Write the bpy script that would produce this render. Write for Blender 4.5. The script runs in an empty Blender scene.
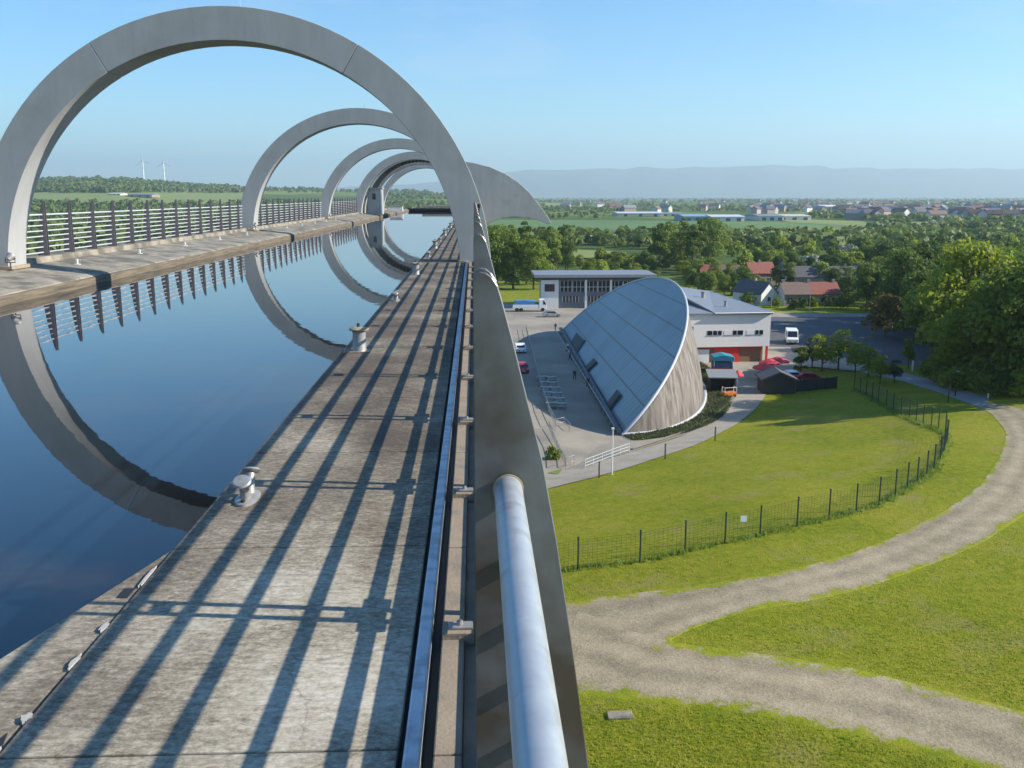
import bpy, bmesh, math, random
import numpy as np
from mathutils import Vector, Matrix
R = math.radians
SC = bpy.context.scene
COL = SC.collection
random.seed(7)
RNG = np.random.default_rng(7)

# ------------------------------------------------------------------ camera, sky, sun, exposure
F = 950.0; PITCH = math.atan((384-196)/F); YAW = math.atan(38*math.cos(PITCH)/F)
cam = bpy.data.cameras.new('camera'); camo = bpy.data.objects.new('camera', cam); COL.objects.link(camo)
cam.sensor_width = 36; cam.lens = F*36/1024; cam.clip_start = 0.05; cam.clip_end = 80000
camo.location = (0, 0, 0); camo.rotation_euler = (R(90)-PITCH, 0, -YAW)
SC.camera = camo
SUN_EL, SUN_AZ = R(29), R(97)          # azimuth measured clockwise from +Y
w = bpy.data.worlds.new('World'); SC.world = w; w.use_nodes = True
nt = w.node_tree; bg = nt.nodes['Background']
sky = nt.nodes.new('ShaderNodeTexSky'); sky.sky_type = 'NISHITA'; sky.sun_disc = False
sky.sun_elevation = SUN_EL; sky.sun_rotation = SUN_AZ; sky.air_density = 1.0; sky.dust_density = 0.15; sky.ozone_density = 2.5
hsv = nt.nodes.new('ShaderNodeHueSaturation'); hsv.inputs['Saturation'].default_value = 1.25
nt.links.new(sky.outputs[0], hsv.inputs['Color']); tint = nt.nodes.new('ShaderNodeMix'); tint.data_type = 'RGBA'; tint.blend_type = 'MULTIPLY'; tint.inputs['Factor'].default_value = 1.0; tint.inputs['B'].default_value = (0.98, 1.30, 1.47, 1)
nt.links.new(hsv.outputs[0], tint.inputs['A'])
wtc = nt.nodes.new('ShaderNodeTexCoord'); wmp = nt.nodes.new('ShaderNodeMapping'); wmp.inputs['Scale'].default_value = (1, 1, 3.2); nt.links.new(wtc.outputs['Generated'], wmp.inputs[0])
wnz = nt.nodes.new('ShaderNodeTexNoise'); wnz.inputs['Scale'].default_value = 3.4; wnz.inputs['Detail'].default_value = 8; wnz.inputs['Roughness'].default_value = 0.62; nt.links.new(wmp.outputs[0], wnz.inputs['Vector'])
wmr = nt.nodes.new('ShaderNodeMapRange'); wmr.inputs['From Min'].default_value = 0.55; wmr.inputs['From Max'].default_value = 0.80; wmr.inputs['To Max'].default_value = 0.30; nt.links.new(wnz.outputs['Fac'], wmr.inputs['Value'])
wcl = nt.nodes.new('ShaderNodeMix'); wcl.data_type = 'RGBA'; wcl.inputs['B'].default_value = (6.6, 6.6, 7.2, 1); nt.links.new(wmr.outputs[0], wcl.inputs['Factor'])
nt.links.new(tint.outputs['Result'], wcl.inputs['A']); nt.links.new(wcl.outputs['Result'], bg.inputs[0]); bg.inputs[1].default_value = 0.080
sl = bpy.data.lights.new('sun', 'SUN'); sl.energy = 5.0; sl.angle = R(0.5); sl.color = (1.0, 0.93, 0.82)
so = bpy.data.objects.new('sun', sl); COL.objects.link(so)
sd = Vector((math.sin(SUN_AZ)*math.cos(SUN_EL), math.cos(SUN_AZ)*math.cos(SUN_EL), math.sin(SUN_EL)))
so.rotation_euler = sd.to_track_quat('Z', 'Y').to_euler()
SC.view_settings.view_transform = 'Standard'; SC.view_settings.look = 'None'
SC.view_settings.exposure = 0.8; SC.view_settings.gamma = 1
try: SC.view_settings.use_curve_mapping = False
except Exception: pass
SC.render.engine = 'CYCLES'
SC.cycles.max_bounces = 8; SC.cycles.volume_bounces = 0; SC.cycles.transparent_max_bounces = 8

# ------------------------------------------------------------------ pixel -> world helpers (placing things on the ground)
def sstep(a, b, t):
    t = np.clip((t-a)/(b-a), 0, 1); return t*t*(3-2*t)
def crest(az):
    return np.interp(az, [-0.9, -0.52, -0.42, -0.366, -0.30, -0.23, -0.15, -0.06, 0.0, 0.05, 0.08], [30, 40, 58, 66, 42, 28, 20, 14, 0, -18, -27])
def terrain(x, y):
    x = np.asarray(x, float); y = np.asarray(y, float)
    S = 1 - sstep(34, 94, y-0.9*x)
    h = -27 + 5.2*S
    r = np.hypot(x, y); az = x/np.maximum(y, 1.0); az = np.where(y <= 1, 1.0, az)
    up = (crest(az)+27)
    h = h + up*sstep(900, 4200, r)*(1-0.6*sstep(4800, 9000, r))
    h = h + 1.2*np.sin(x*0.013+1)*np.sin(y*0.011)*sstep(260, 900, r)
    h = h + 0.10*np.sin(x*0.31+y*0.11)*np.sin(y*0.23-x*0.07)*S
    return h
_CA = [-0.9, -0.52, -0.42, -0.366, -0.30, -0.23, -0.15, -0.06, 0.0, 0.05, 0.08]; _CH = [30, 40, 58, 66, 42, 28, 20, 14, 0, -18, -27]
def _ss(a, b, t):
    t = min(1.0, max(0.0, (t-a)/(b-a))); return t*t*(3-2*t)
def _cr(a):
    if a <= _CA[0]: return _CH[0]
    if a >= _CA[-1]: return _CH[-1]
    for i in range(len(_CA)-1):
        if a <= _CA[i+1]: return _CH[i]+(_CH[i+1]-_CH[i])*(a-_CA[i])/(_CA[i+1]-_CA[i])
def th(x, y):
    S = 1-_ss(34, 94, y-0.9*x); h = -27+5.2*S; r = math.hypot(x, y)
    az = x/max(y, 1.0) if y > 1 else 1.0
    h += (_cr(az)+27)*_ss(900, 4200, r)*(1-0.6*_ss(4800, 9000, r))
    h += 1.2*math.sin(x*0.013+1)*math.sin(y*0.011)*_ss(260, 900, r)
    return h+0.10*math.sin(x*0.31+y*0.11)*math.sin(y*0.23-x*0.07)*S
def ray(px, py):
    a = (px-512)/F; b = -(py-384)/F
    cy = math.cos(PITCH)+b*math.sin(PITCH); z = -math.sin(PITCH)+b*math.cos(PITCH)
    return (a*math.cos(YAW)+cy*math.sin(YAW), -a*math.sin(YAW)+cy*math.cos(YAW), z)
def G(px, py):
    dx, dy, dz = ray(px, py)
    t = 5.0; tp = 0
    for _ in range(470):
        if dz*t <= th(dx*t, dy*t): break
        tp = t; t *= 1.02
    for _ in range(24):
        m = (tp+t)/2
        if dz*m <= th(dx*m, dy*m): t = m
        else: tp = m
    return (dx*t, dy*t, th(dx*t, dy*t))
def Gv(px, py):
    px = np.asarray(px, float); py = np.asarray(py, float)
    a = (px-512)/F; b = -(py-384)/F
    cy = math.cos(PITCH)+b*math.sin(PITCH); dz = -math.sin(PITCH)+b*math.cos(PITCH)
    dx = a*math.cos(YAW)+cy*math.sin(YAW); dy = -a*math.sin(YAW)+cy*math.cos(YAW)
    lo = np.full(px.shape, 5.0); hi = np.full(px.shape, 60000.0); t = lo.copy(); done = np.zeros(px.shape, bool)
    for _ in range(480):
        below = (dz*t <= terrain(dx*t, dy*t)) & ~done
        hi[below] = t[below]; done |= below
        if done.all(): break
        lo = np.where(done, lo, t); t = np.where(done, t, t*1.02)
    for _ in range(20):
        m = (lo+hi)/2; bl = dz*m <= terrain(dx*m, dy*m); hi = np.where(bl, m, hi); lo = np.where(bl, lo, m)
    return np.stack([dx*hi, dy*hi, terrain(dx*hi, dy*hi)], -1)
def inpolyv(x, y, P):
    c = np.zeros(x.shape, bool); j = len(P)-1
    for i in range(len(P)):
        if P[i][1] != P[j][1]: c ^= ((P[i][1] > y) != (P[j][1] > y)) & (x < (P[j][0]-P[i][0])*(y-P[i][1])/(P[j][1]-P[i][1])+P[i][0])
        j = i
    return c
def at(px, py, Y):
    dx, dy, dz = ray(px, py); s = Y/dy
    return Vector((dx*s, Y, dz*s))

# ------------------------------------------------------------------ materials
def mat(name, col, rough=0.7, metal=0.0, var=None, vscale=3.0, stretch=(1,1,1), bump=0.0, bscale=None, detail=6, rvar=0.0, spec=None, var2=None, v2scale=0.4, v2=(0.45, 0.6)):
    m = bpy.data.materials.new(name); m.use_nodes = True; n = m.node_tree; p = n.nodes['Principled BSDF']
    p.inputs['Base Color'].default_value = (*col, 1); p.inputs['Roughness'].default_value = rough; p.inputs['Metallic'].default_value = metal
    if spec is not None: p.inputs['Specular IOR Level'].default_value = spec
    if var or bump or var2:
        tc = n.nodes.new('ShaderNodeTexCoord'); mp = n.nodes.new('ShaderNodeMapping'); mp.inputs['Scale'].default_value = stretch
        n.links.new(tc.outputs['Object'], mp.inputs[0])
        nz = n.nodes.new('ShaderNodeTexNoise'); nz.inputs['Scale'].default_value = vscale; nz.inputs['Detail'].default_value = detail; nz.inputs['Roughness'].default_value = 0.62
        n.links.new(mp.outputs[0], nz.inputs['Vector'])
        out = None
        if var:
            cr = n.nodes.new('ShaderNodeValToRGB'); cr.color_ramp.elements[0].position = 0.32; cr.color_ramp.elements[1].position = 0.68
            cr.color_ramp.elements[0].color = (*col, 1); cr.color_ramp.elements[1].color = (*var, 1)
            n.links.new(nz.outputs['Fac'], cr.inputs[0]); out = cr.outputs[0]
        if var2:
            n2 = n.nodes.new('ShaderNodeTexNoise'); n2.inputs['Scale'].default_value = v2scale; n2.inputs['Detail'].default_value = 5
            n.links.new(tc.outputs['Object'], n2.inputs['Vector'])
            mr = n.nodes.new('ShaderNodeMapRange'); mr.inputs['From Min'].default_value = v2[0]; mr.inputs['From Max'].default_value = v2[1]
            n.links.new(n2.outputs['Fac'], mr.inputs['Value'])
            mx = n.nodes.new('ShaderNodeMix'); mx.data_type = 'RGBA'
            n.links.new(mr.outputs[0], mx.inputs['Factor'])
            if out: n.links.new(out, mx.inputs['A'])
            else: mx.inputs['A'].default_value = (*col, 1)
            mx.inputs['B'].default_value = (*var2, 1); out = mx.outputs['Result']
        if out: n.links.new(out, p.inputs['Base Color'])
        if rvar:
            mr = n.nodes.new('ShaderNodeMapRange'); mr.inputs['To Min'].default_value = max(0.05, rough-rvar); mr.inputs['To Max'].default_value = min(1, rough+rvar)
            n.links.new(nz.outputs['Fac'], mr.inputs['Value']); n.links.new(mr.outputs[0], p.inputs['Roughness'])
        if bump:
            bp = n.nodes.new('ShaderNodeBump'); bp.inputs['Strength'].default_value = 1.0; bp.inputs['Distance'].default_value = bump
            if bscale:
                n3 = n.nodes.new('ShaderNodeTexNoise'); n3.inputs['Scale'].default_value = bscale; n3.inputs['Detail'].default_value = 5
                n.links.new(mp.outputs[0], n3.inputs['Vector']); n.links.new(n3.outputs['Fac'], bp.inputs['Height'])
            else: n.links.new(nz.outputs['Fac'], bp.inputs['Height'])
            n.links.new(bp.outputs[0], p.inputs['Normal'])
    return m
def foliage(name, a, b, trans=0.25):
    m = bpy.data.materials.new(name); m.use_nodes = True; n = m.node_tree; p = n.nodes['Principled BSDF']
    tc = n.nodes.new('ShaderNodeTexCoord'); nz = n.nodes.new('ShaderNodeTexNoise'); nz.inputs['Scale'].default_value = 0.9; nz.inputs['Detail'].default_value = 6
    n.links.new(tc.outputs['Object'], nz.inputs['Vector'])
    oi = n.nodes.new('ShaderNodeObjectInfo')
    ad = n.nodes.new('ShaderNodeMath'); ad.operation = 'MULTIPLY_ADD'; ad.inputs[1].default_value = 0.5; ad.inputs[2].default_value = -0.25
    n.links.new(oi.outputs['Random'], ad.inputs[0])
    a2 = n.nodes.new('ShaderNodeMath'); a2.operation = 'ADD'
    n.links.new(nz.outputs['Fac'], a2.inputs[0]); n.links.new(ad.outputs[0], a2.inputs[1])
    cr = n.nodes.new('ShaderNodeValToRGB'); cr.color_ramp.elements[0].position = 0.3; cr.color_ramp.elements[1].position = 0.72
    cr.color_ramp.elements[0].color = (*a, 1); cr.color_ramp.elements[1].color = (*b, 1)
    n.links.new(a2.outputs[0], cr.inputs[0]); n.links.new(cr.outputs[0], p.inputs['Base Color'])
    p.inputs['Roughness'].default_value = 0.6; p.inputs['Specular IOR Level'].default_value = 0.25
    tr = n.nodes.new('ShaderNodeBsdfTranslucent'); mx = n.nodes.new('ShaderNodeMixShader'); mx.inputs[0].default_value = trans
    hs = n.nodes.new('ShaderNodeHueSaturation'); hs.inputs['Value'].default_value = 1.5; n.links.new(cr.outputs[0], hs.inputs['Color']); n.links.new(hs.outputs[0], tr.inputs[0])
    n.links.new(p.outputs[0], mx.inputs[1]); n.links.new(tr.outputs[0], mx.inputs[2])
    n.links.new(mx.outputs[0], n.nodes['Material Output'].inputs[0])
    return m

M = {}
M['arch'] = mat('arch_concrete', (0.335, 0.335, 0.325), 0.75, var=(0.385, 0.385, 0.375), vscale=1.1, stretch=(2.5, 2.5, 0.22), bump=0.004, bscale=40, var2=(0.30, 0.295, 0.28), v2scale=0.7, v2=(0.5, 0.75))
M['steel'] = mat('galvanised_steel', (0.30, 0.31, 0.32), 0.42, 0.55, var=(0.42, 0.44, 0.46), vscale=5, stretch=(1, 1, 0.6), rvar=0.2, var2=(0.22, 0.20, 0.18), v2scale=2.2, v2=(0.5, 0.62))
M['post'] = mat('weathered_post_steel', (0.15, 0.145, 0.135), 0.38, 0.3, var=(0.25, 0.265, 0.28), vscale=2.6, stretch=(2.2, 1, 0.6), rvar=0.14, var2=(0.10, 0.082, 0.062), v2scale=3.4, v2=(0.42, 0.60))
M['tube'] = mat('galvanised_tube', (0.36, 0.385, 0.41), 0.42, 0.35, var=(0.44, 0.47, 0.49), vscale=26, stretch=(1, 0.8, 1), rvar=0.12, var2=(0.31, 0.315, 0.32), v2scale=17, v2=(0.6, 0.75))
M['rail_far'] = mat('fence_rail_steel', (0.55, 0.56, 0.56), 0.5, 0.2)
M['post_far'] = mat('fence_post_steel', (0.17, 0.155, 0.17), 0.5, 0.4, var=(0.19, 0.17, 0.17), vscale=3)
M['strip'] = mat('sky_tinted_steel_strip', (0.50, 0.56, 0.62), 0.45, 0.3, var=(0.58, 0.63, 0.68), vscale=4, var2=(0.38, 0.42, 0.46), v2scale=9)  # blue of the sky reflected by the shaded steel is put into this colour
M['kerb'] = mat('parapet_concrete', (0.27, 0.215, 0.155), 0.85, var=(0.34, 0.275, 0.20), vscale=5, bump=0.003, bscale=60, var2=(0.22, 0.19, 0.15), v2scale=6, v2=(0.5, 0.7))
M['ledge'] = mat('ledge_concrete', (0.19, 0.17, 0.135), 0.88, var=(0.34, 0.30, 0.23), vscale=2.6, stretch=(1, 0.5, 1), bump=0.01, bscale=18, var2=(0.13, 0.12, 0.09), v2scale=1.4, v2=(0.46, 0.62))
M['lip'] = mat('stained_ledge_lip', (0.07, 0.06, 0.045), 0.85, var=(0.21, 0.165, 0.11), vscale=3, stretch=(1, 0.25, 7), bump=0.008, bscale=20)
M['pale_trim'] = mat('pale_trim_paint', (0.52, 0.53, 0.54), 0.5)
M['sealant'] = mat('pale_joint_sealant', (0.48, 0.46, 0.42), 0.9, var=(0.36, 0.33, 0.29), vscale=60)
M['dark'] = mat('dark_rubber', (0.02, 0.02, 0.022), 0.6)
M['black_steel'] = mat('black_steel', (0.035, 0.03, 0.03), 0.5, 0.3, var=(0.06, 0.045, 0.035), vscale=4)
M['cast'] = mat('cast_aluminium', (0.40, 0.40, 0.39), 0.5, 0.4, var=(0.28, 0.27, 0.25), vscale=20)
M['rust'] = mat('rusty_base_plate', (0.22, 0.15, 0.10), 0.85, var=(0.36, 0.30, 0.24), vscale=14)
M['capstone'] = mat('worn_bollard_cap', (0.28, 0.22, 0.13), 0.7, var=(0.40, 0.33, 0.2), vscale=20)
M['white'] = mat('white_render', (0.72, 0.70, 0.66), 0.7, var=(0.66, 0.64, 0.60), vscale=1.5)
M['whitepaint'] = mat('white_paint', (0.78, 0.78, 0.77), 0.35)
M['grey_roof'] = mat('grey_sheet_roof', (0.22, 0.23, 0.25), 0.5, 0.2, var=(0.27, 0.28, 0.30), vscale=0.6)
M['slate'] = mat('slate_roof', (0.09, 0.085, 0.095), 0.8, var=(0.13, 0.12, 0.12), vscale=2)
M['red_tile'] = mat('red_tile_roof', (0.21, 0.065, 0.045), 0.8, var=(0.30, 0.10, 0.07), vscale=2)
M['brown_tile'] = mat('brown_tile_roof', (0.15, 0.095, 0.07), 0.8, var=(0.20, 0.13, 0.10), vscale=2)
M['stone'] = mat('brown_stone_wall', (0.26, 0.21, 0.17), 0.85, var=(0.34, 0.28, 0.22), vscale=3)
M['redpaint'] = mat('red_paint', (0.68, 0.03, 0.022), 0.45)
M['timber'] = mat('brown_timber', (0.20, 0.10, 0.05), 0.7, var=(0.27, 0.14, 0.08), vscale=4, stretch=(4, 4, 0.4))
M['glass'] = mat('dark_window_glass', (0.015, 0.02, 0.028), 0.08)
M['glass'].node_tree.nodes['Principled BSDF'].inputs['Specular IOR Level'].default_value = 0.8
M['clad_dark'] = mat('dark_blue_cladding', (0.055, 0.065, 0.09), 0.5, 0.2, var=(0.07, 0.08, 0.10), vscale=3)
M['blue_tarp'] = mat('blue_canvas', (0.06, 0.22, 0.42), 0.6)
M['teal'] = mat('turquoise_canvas', (0.03, 0.25, 0.33), 0.6)
M['red_canvas'] = mat('red_canvas', (0.60, 0.05, 0.06), 0.65)
M['orange'] = mat('orange_plastic', (0.65, 0.18, 0.03), 0.5)
M['shed'] = mat('dark_shed_boards', (0.035, 0.032, 0.035), 0.7, var=(0.05, 0.045, 0.04), vscale=4, stretch=(5, 5, 0.3))
M['skin'] = mat('skin', (0.45, 0.28, 0.2), 0.6)
M['cloth_dark'] = mat('dark_clothing', (0.03, 0.035, 0.05), 0.85)
M['cloth_blue'] = mat('blue_clothing', (0.06, 0.10, 0.22), 0.85)
M['cloth_red'] = mat('red_clothing', (0.35, 0.04, 0.04), 0.85)
M['hair'] = mat('dark_hair', (0.03, 0.02, 0.015), 0.7)
M['fencegreen'] = mat('dark_green_fence_steel', (0.02, 0.035, 0.03), 0.5)
M['bark'] = mat('tree_bark', (0.09, 0.07, 0.05), 0.9, var=(0.14, 0.11, 0.08), vscale=3, stretch=(3, 3, 0.5))
M['leaf_dark'] = foliage('dark_leaves', (0.045, 0.080, 0.014), (0.115, 0.165, 0.026), 0.35)
M['leaf_mid'] = foliage('mid_green_leaves', (0.085, 0.13, 0.018), (0.18, 0.235, 0.034), 0.35)
M['leaf_light'] = foliage('yellow_green_leaves', (0.13, 0.185, 0.018), (0.26, 0.305, 0.035), 0.45)
M['leaf_pale'] = foliage('pale_grey_green_leaves', (0.07, 0.10, 0.06), (0.14, 0.17, 0.10))
M['leaf_far'] = foliage('distant_leaves', (0.07, 0.11, 0.022), (0.15, 0.19, 0.045), 0.25)
M['blossom'] = foliage('white_blossom', (0.25, 0.27, 0.20), (0.42, 0.42, 0.36), 0.1)
M['hedge_red'] = foliage('rusty_leaves', (0.11, 0.095, 0.02), (0.20, 0.17, 0.04))
M['asphalt'] = mat('asphalt', (0.075, 0.075, 0.08), 0.9, var=(0.095, 0.095, 0.10), vscale=0.5)
M['concrete_ground'] = mat('pale_plaza_paving', (0.29, 0.25, 0.195), 0.9, var=(0.36, 0.31, 0.24), vscale=0.35, var2=(0.23, 0.20, 0.16), v2scale=0.08, v2=(0.45, 0.6))
M['plaza'] = mat('dark_plaza_paving', (0.22, 0.20, 0.18), 0.9, var=(0.26, 0.24, 0.21), vscale=1.0)
M['pathmat'] = mat('grey_path_surface', (0.29, 0.255, 0.20), 0.92, var=(0.38, 0.335, 0.265), vscale=0.5, bump=0.01, bscale=6)
M['bluepath'] = mat('smooth_footpath', (0.24, 0.24, 0.24), 0.8, var=(0.28, 0.28, 0.28), vscale=0.6)

def grass_nodes(n, tc, near=True):
    """returns a colour output for grass"""
    def noise(s, d=6, st=None):
        z = n.nodes.new('ShaderNodeTexNoise'); z.inputs['Scale'].default_value = s; z.inputs['Detail'].default_value = d; z.inputs['Roughness'].default_value = 0.65
        if st:
            mp = n.nodes.new('ShaderNodeMapping'); mp.inputs['Scale'].default_value = st; n.links.new(tc.outputs['Object'], mp.inputs[0]); n.links.new(mp.outputs[0], z.inputs['Vector'])
        else: n.links.new(tc.outputs['Object'], z.inputs['Vector'])
        return z
    a = noise(0.09, 8); b = noise(1.6, 8, (1, 1.0, 1)); c = noise(14, 4)
    r = n.nodes.new('ShaderNodeValToRGB'); e = r.color_ramp.elements
    e[0].position = 0.33; e[0].color = (0.12, 0.185, 0.011, 1); e[1].position = 0.66; e[1].color = (0.35, 0.325, 0.045, 1)
    k = e.new(0.5); k.color = (0.24, 0.27, 0.019, 1)
    ad = n.nodes.new('ShaderNodeMath'); ad.operation = 'MULTIPLY_ADD'; ad.inputs[1].default_value = 0.55; n.links.new(b.outputs['Fac'], ad.inputs[0])
    m2 = n.nodes.new('ShaderNodeMath'); m2.operation = 'MULTIPLY'; m2.inputs[1].default_value = 0.5; n.links.new(a.outputs['Fac'], m2.inputs[0]); n.links.new(m2.outputs[0], ad.inputs[2])
    n.links.new(ad.outputs[0], r.inputs[0])
    mx = n.nodes.new('ShaderNodeMix'); mx.data_type = 'RGBA'; mx.blend_type = 'MULTIPLY'; mx.inputs['Factor'].default_value = 0.6
    r2 = n.nodes.new('ShaderNodeValToRGB'); r2.color_ramp.elements[0].position = 0.3; r2.color_ramp.elements[1].position = 0.65
    r2.color_ramp.elements[0].color = (0.45, 0.5, 0.4, 1); r2.color_ramp.elements[1].color = (1.15, 1.1, 1.0, 1)
    n.links.new(c.outputs['Fac'], r2.inputs[0]); n.links.new(r.outputs[0], mx.inputs['A']); n.links.new(r2.outputs[0], mx.inputs['B'])
    dp = noise(0.22, 7); dr = n.nodes.new('ShaderNodeMapRange'); dr.inputs['From Min'].default_value = 0.54; dr.inputs['From Max'].default_value = 0.72; dr.inputs['To Max'].default_value = 0.75; n.links.new(dp.outputs['Fac'], dr.inputs['Value'])
    dm = n.nodes.new('ShaderNodeMix'); dm.data_type = 'RGBA'; n.links.new(dr.outputs[0], dm.inputs['Factor']); n.links.new(mx.outputs['Result'], dm.inputs['A']); dm.inputs['B'].default_value = (0.30, 0.25, 0.10, 1)
    return dm.outputs['Result'], b, c
def ground_mat():
    m = bpy.data.materials.new('meadow_ground'); m.use_nodes = True; n = m.node_tree; p = n.nodes['Principled BSDF']
    tc = n.nodes.new('ShaderNodeTexCoord'); col, b, c = grass_nodes(n, tc)
    # far country: patchwork of field colours
    vo = n.nodes.new('ShaderNodeTexVoronoi'); vo.inputs['Scale'].default_value = 0.0035
    mp = n.nodes.new('ShaderNodeMapping'); mp.inputs['Scale'].default_value = (1, 0.6, 0); n.links.new(tc.outputs['Object'], mp.inputs[0]); n.links.new(mp.outputs[0], vo.inputs['Vector'])
    sp = n.nodes.new('ShaderNodeSeparateColor'); n.links.new(vo.outputs['Color'], sp.inputs[0])
    r = n.nodes.new('ShaderNodeValToRGB'); e = r.color_ramp.elements
    e[0].position = 0.0; e[0].color = (0.07, 0.115, 0.025, 1); e[1].position = 1.0; e[1].color = (0.20, 0.24, 0.055, 1)
    k = e.new(0.45); k.color = (0.08, 0.12, 0.03, 1); k = e.new(0.7); k.color = (0.12, 0.18, 0.035, 1)
    n.links.new(sp.outputs[0], r.inputs[0])
    ln = n.nodes.new('ShaderNodeVectorMath'); ln.operation = 'LENGTH'; n.links.new(tc.outputs['Object'], ln.inputs[0])
    mr = n.nodes.new('ShaderNodeMapRange'); mr.inputs['From Min'].default_value = 240; mr.inputs['From Max'].default_value = 330; n.links.new(ln.outputs['Value'], mr.inputs['Value'])
    mx = n.nodes.new('ShaderNodeMix'); mx.data_type = 'RGBA'; n.links.new(mr.outputs[0], mx.inputs['Factor']); n.links.new(col, mx.inputs['A']); n.links.new(r.outputs[0], mx.inputs['B'])
    n.links.new(mx.outputs['Result'], p.inputs['Base Color']); p.inputs['Roughness'].default_value = 0.95; p.inputs['Specular IOR Level'].default_value = 0.1
    bp = n.nodes.new('ShaderNodeBump'); bp.inputs['Distance'].default_value = 0.12; n.links.new(c.outputs['Fac'], bp.inputs['Height']); n.links.new(bp.outputs[0], p.inputs['Normal'])
    return m
def track_mat(name, base, dark, light):
    """gravel whose edges break up into the same grass as the meadow (attribute 'edge' 0 at the rim, 1 inside)"""
    m = bpy.data.materials.new(name); m.use_nodes = True; n = m.node_tree; p = n.nodes['Principled BSDF']
    tc = n.nodes.new('ShaderNodeTexCoord'); col, b, c = grass_nodes(n, tc)
    at_ = n.nodes.new('ShaderNodeAttribute'); at_.attribute_name = 'edge'
    ac = n.nodes.new('ShaderNodeAttribute'); ac.attribute_name = 'across'
    def noise(s, d, sc=None):
        z = n.nodes.new('ShaderNodeTexNoise'); z.inputs['Scale'].default_value = s; z.inputs['Detail'].default_value = d; z.inputs['Roughness'].default_value = 0.7
        n.links.new(tc.outputs['Object'], z.inputs['Vector']); return z
    g1 = noise(0.7, 10); g2 = noise(7, 8)
    r = n.nodes.new('ShaderNodeValToRGB'); e = r.color_ramp.elements
    e[0].position = 0.32; e[0].color = (*dark, 1); e[1].position = 0.68; e[1].color = (*light, 1); k = e.new(0.5); k.color = (*base, 1)
    # wheel ruts: darker loose stones along the track
    wv = n.nodes.new('ShaderNodeMath'); wv.operation = 'MULTIPLY_ADD'; wv.inputs[1].default_value = 6.2831*2.5; wv.inputs[2].default_value = 0.3; n.links.new(ac.outputs['Fac'], wv.inputs[0])
    cs = n.nodes.new('ShaderNodeMath'); cs.operation = 'COSINE'; n.links.new(wv.outputs[0], cs.inputs[0])
    ma = n.nodes.new('ShaderNodeMath'); ma.operation = 'MULTIPLY_ADD'; ma.inputs[1].default_value = 0.045; n.links.new(cs.outputs[0], ma.inputs[0])
    av = n.nodes.new('ShaderNodeMath'); av.operation = 'ADD'; n.links.new(g1.outputs['Fac'], av.inputs[0]); n.links.new(g2.outputs['Fac'], av.inputs[1])
    hv = n.nodes.new('ShaderNodeMath'); hv.operation = 'MULTIPLY'; hv.inputs[1].default_value = 0.5; n.links.new(av.outputs[0], hv.inputs[0]); n.links.new(hv.outputs[0], ma.inputs[2])
    n.links.new(ma.outputs[0], r.inputs[0])
    # edge mask
    s1 = n.nodes.new('ShaderNodeMath'); s1.operation = 'MULTIPLY_ADD'; s1.inputs[1].default_value = 3.4; s1.inputs[2].default_value = -1.75; n.links.new(g1.outputs['Fac'], s1.inputs[0])
    s1b = n.nodes.new('ShaderNodeMath'); s1b.operation = 'ADD'; n.links.new(s1.outputs[0], s1b.inputs[0]); n.links.new(at_.outputs['Fac'], s1b.inputs[1])
    s2 = n.nodes.new('ShaderNodeMapRange'); s2.inputs['From Min'].default_value = 0.30; s2.inputs['From Max'].default_value = 0.62; n.links.new(s1b.outputs[0], s2.inputs['Value'])
    mx = n.nodes.new('ShaderNodeMix'); mx.data_type = 'RGBA'; n.links.new(s2.outputs[0], mx.inputs['Factor']); n.links.new(col, mx.inputs['A']); n.links.new(r.outputs[0], mx.inputs['B'])
    n.links.new(mx.outputs['Result'], p.inputs['Base Color']); p.inputs['Roughness'].default_value = 0.95; p.inputs['Specular IOR Level'].default_value = 0.1
    bp = n.nodes.new('ShaderNodeBump'); bp.inputs['Distance'].default_value = 0.05; n.links.new(g2.outputs['Fac'], bp.inputs['Height']); n.links.new(bp.outputs[0], p.inputs['Normal'])
    return m
M['ground'] = ground_mat()
M['track'] = track_mat('gravel_track', (0.32, 0.265, 0.175), (0.18, 0.15, 0.105), (0.46, 0.385, 0.26))
M['field_green'] = mat('green_field', (0.07, 0.15, 0.03), 0.95, var=(0.10, 0.18, 0.04), vscale=0.012, stretch=(1, 0.4, 1))
M['field_yellow'] = mat('yellow_green_field', (0.20, 0.24, 0.05), 0.95, var=(0.16, 0.20, 0.045), vscale=0.01)
M['hill'] = mat('hill_moor', (0.07, 0.08, 0.05), 0.95, var=(0.15, 0.15, 0.09), vscale=0.0015, detail=8)

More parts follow.
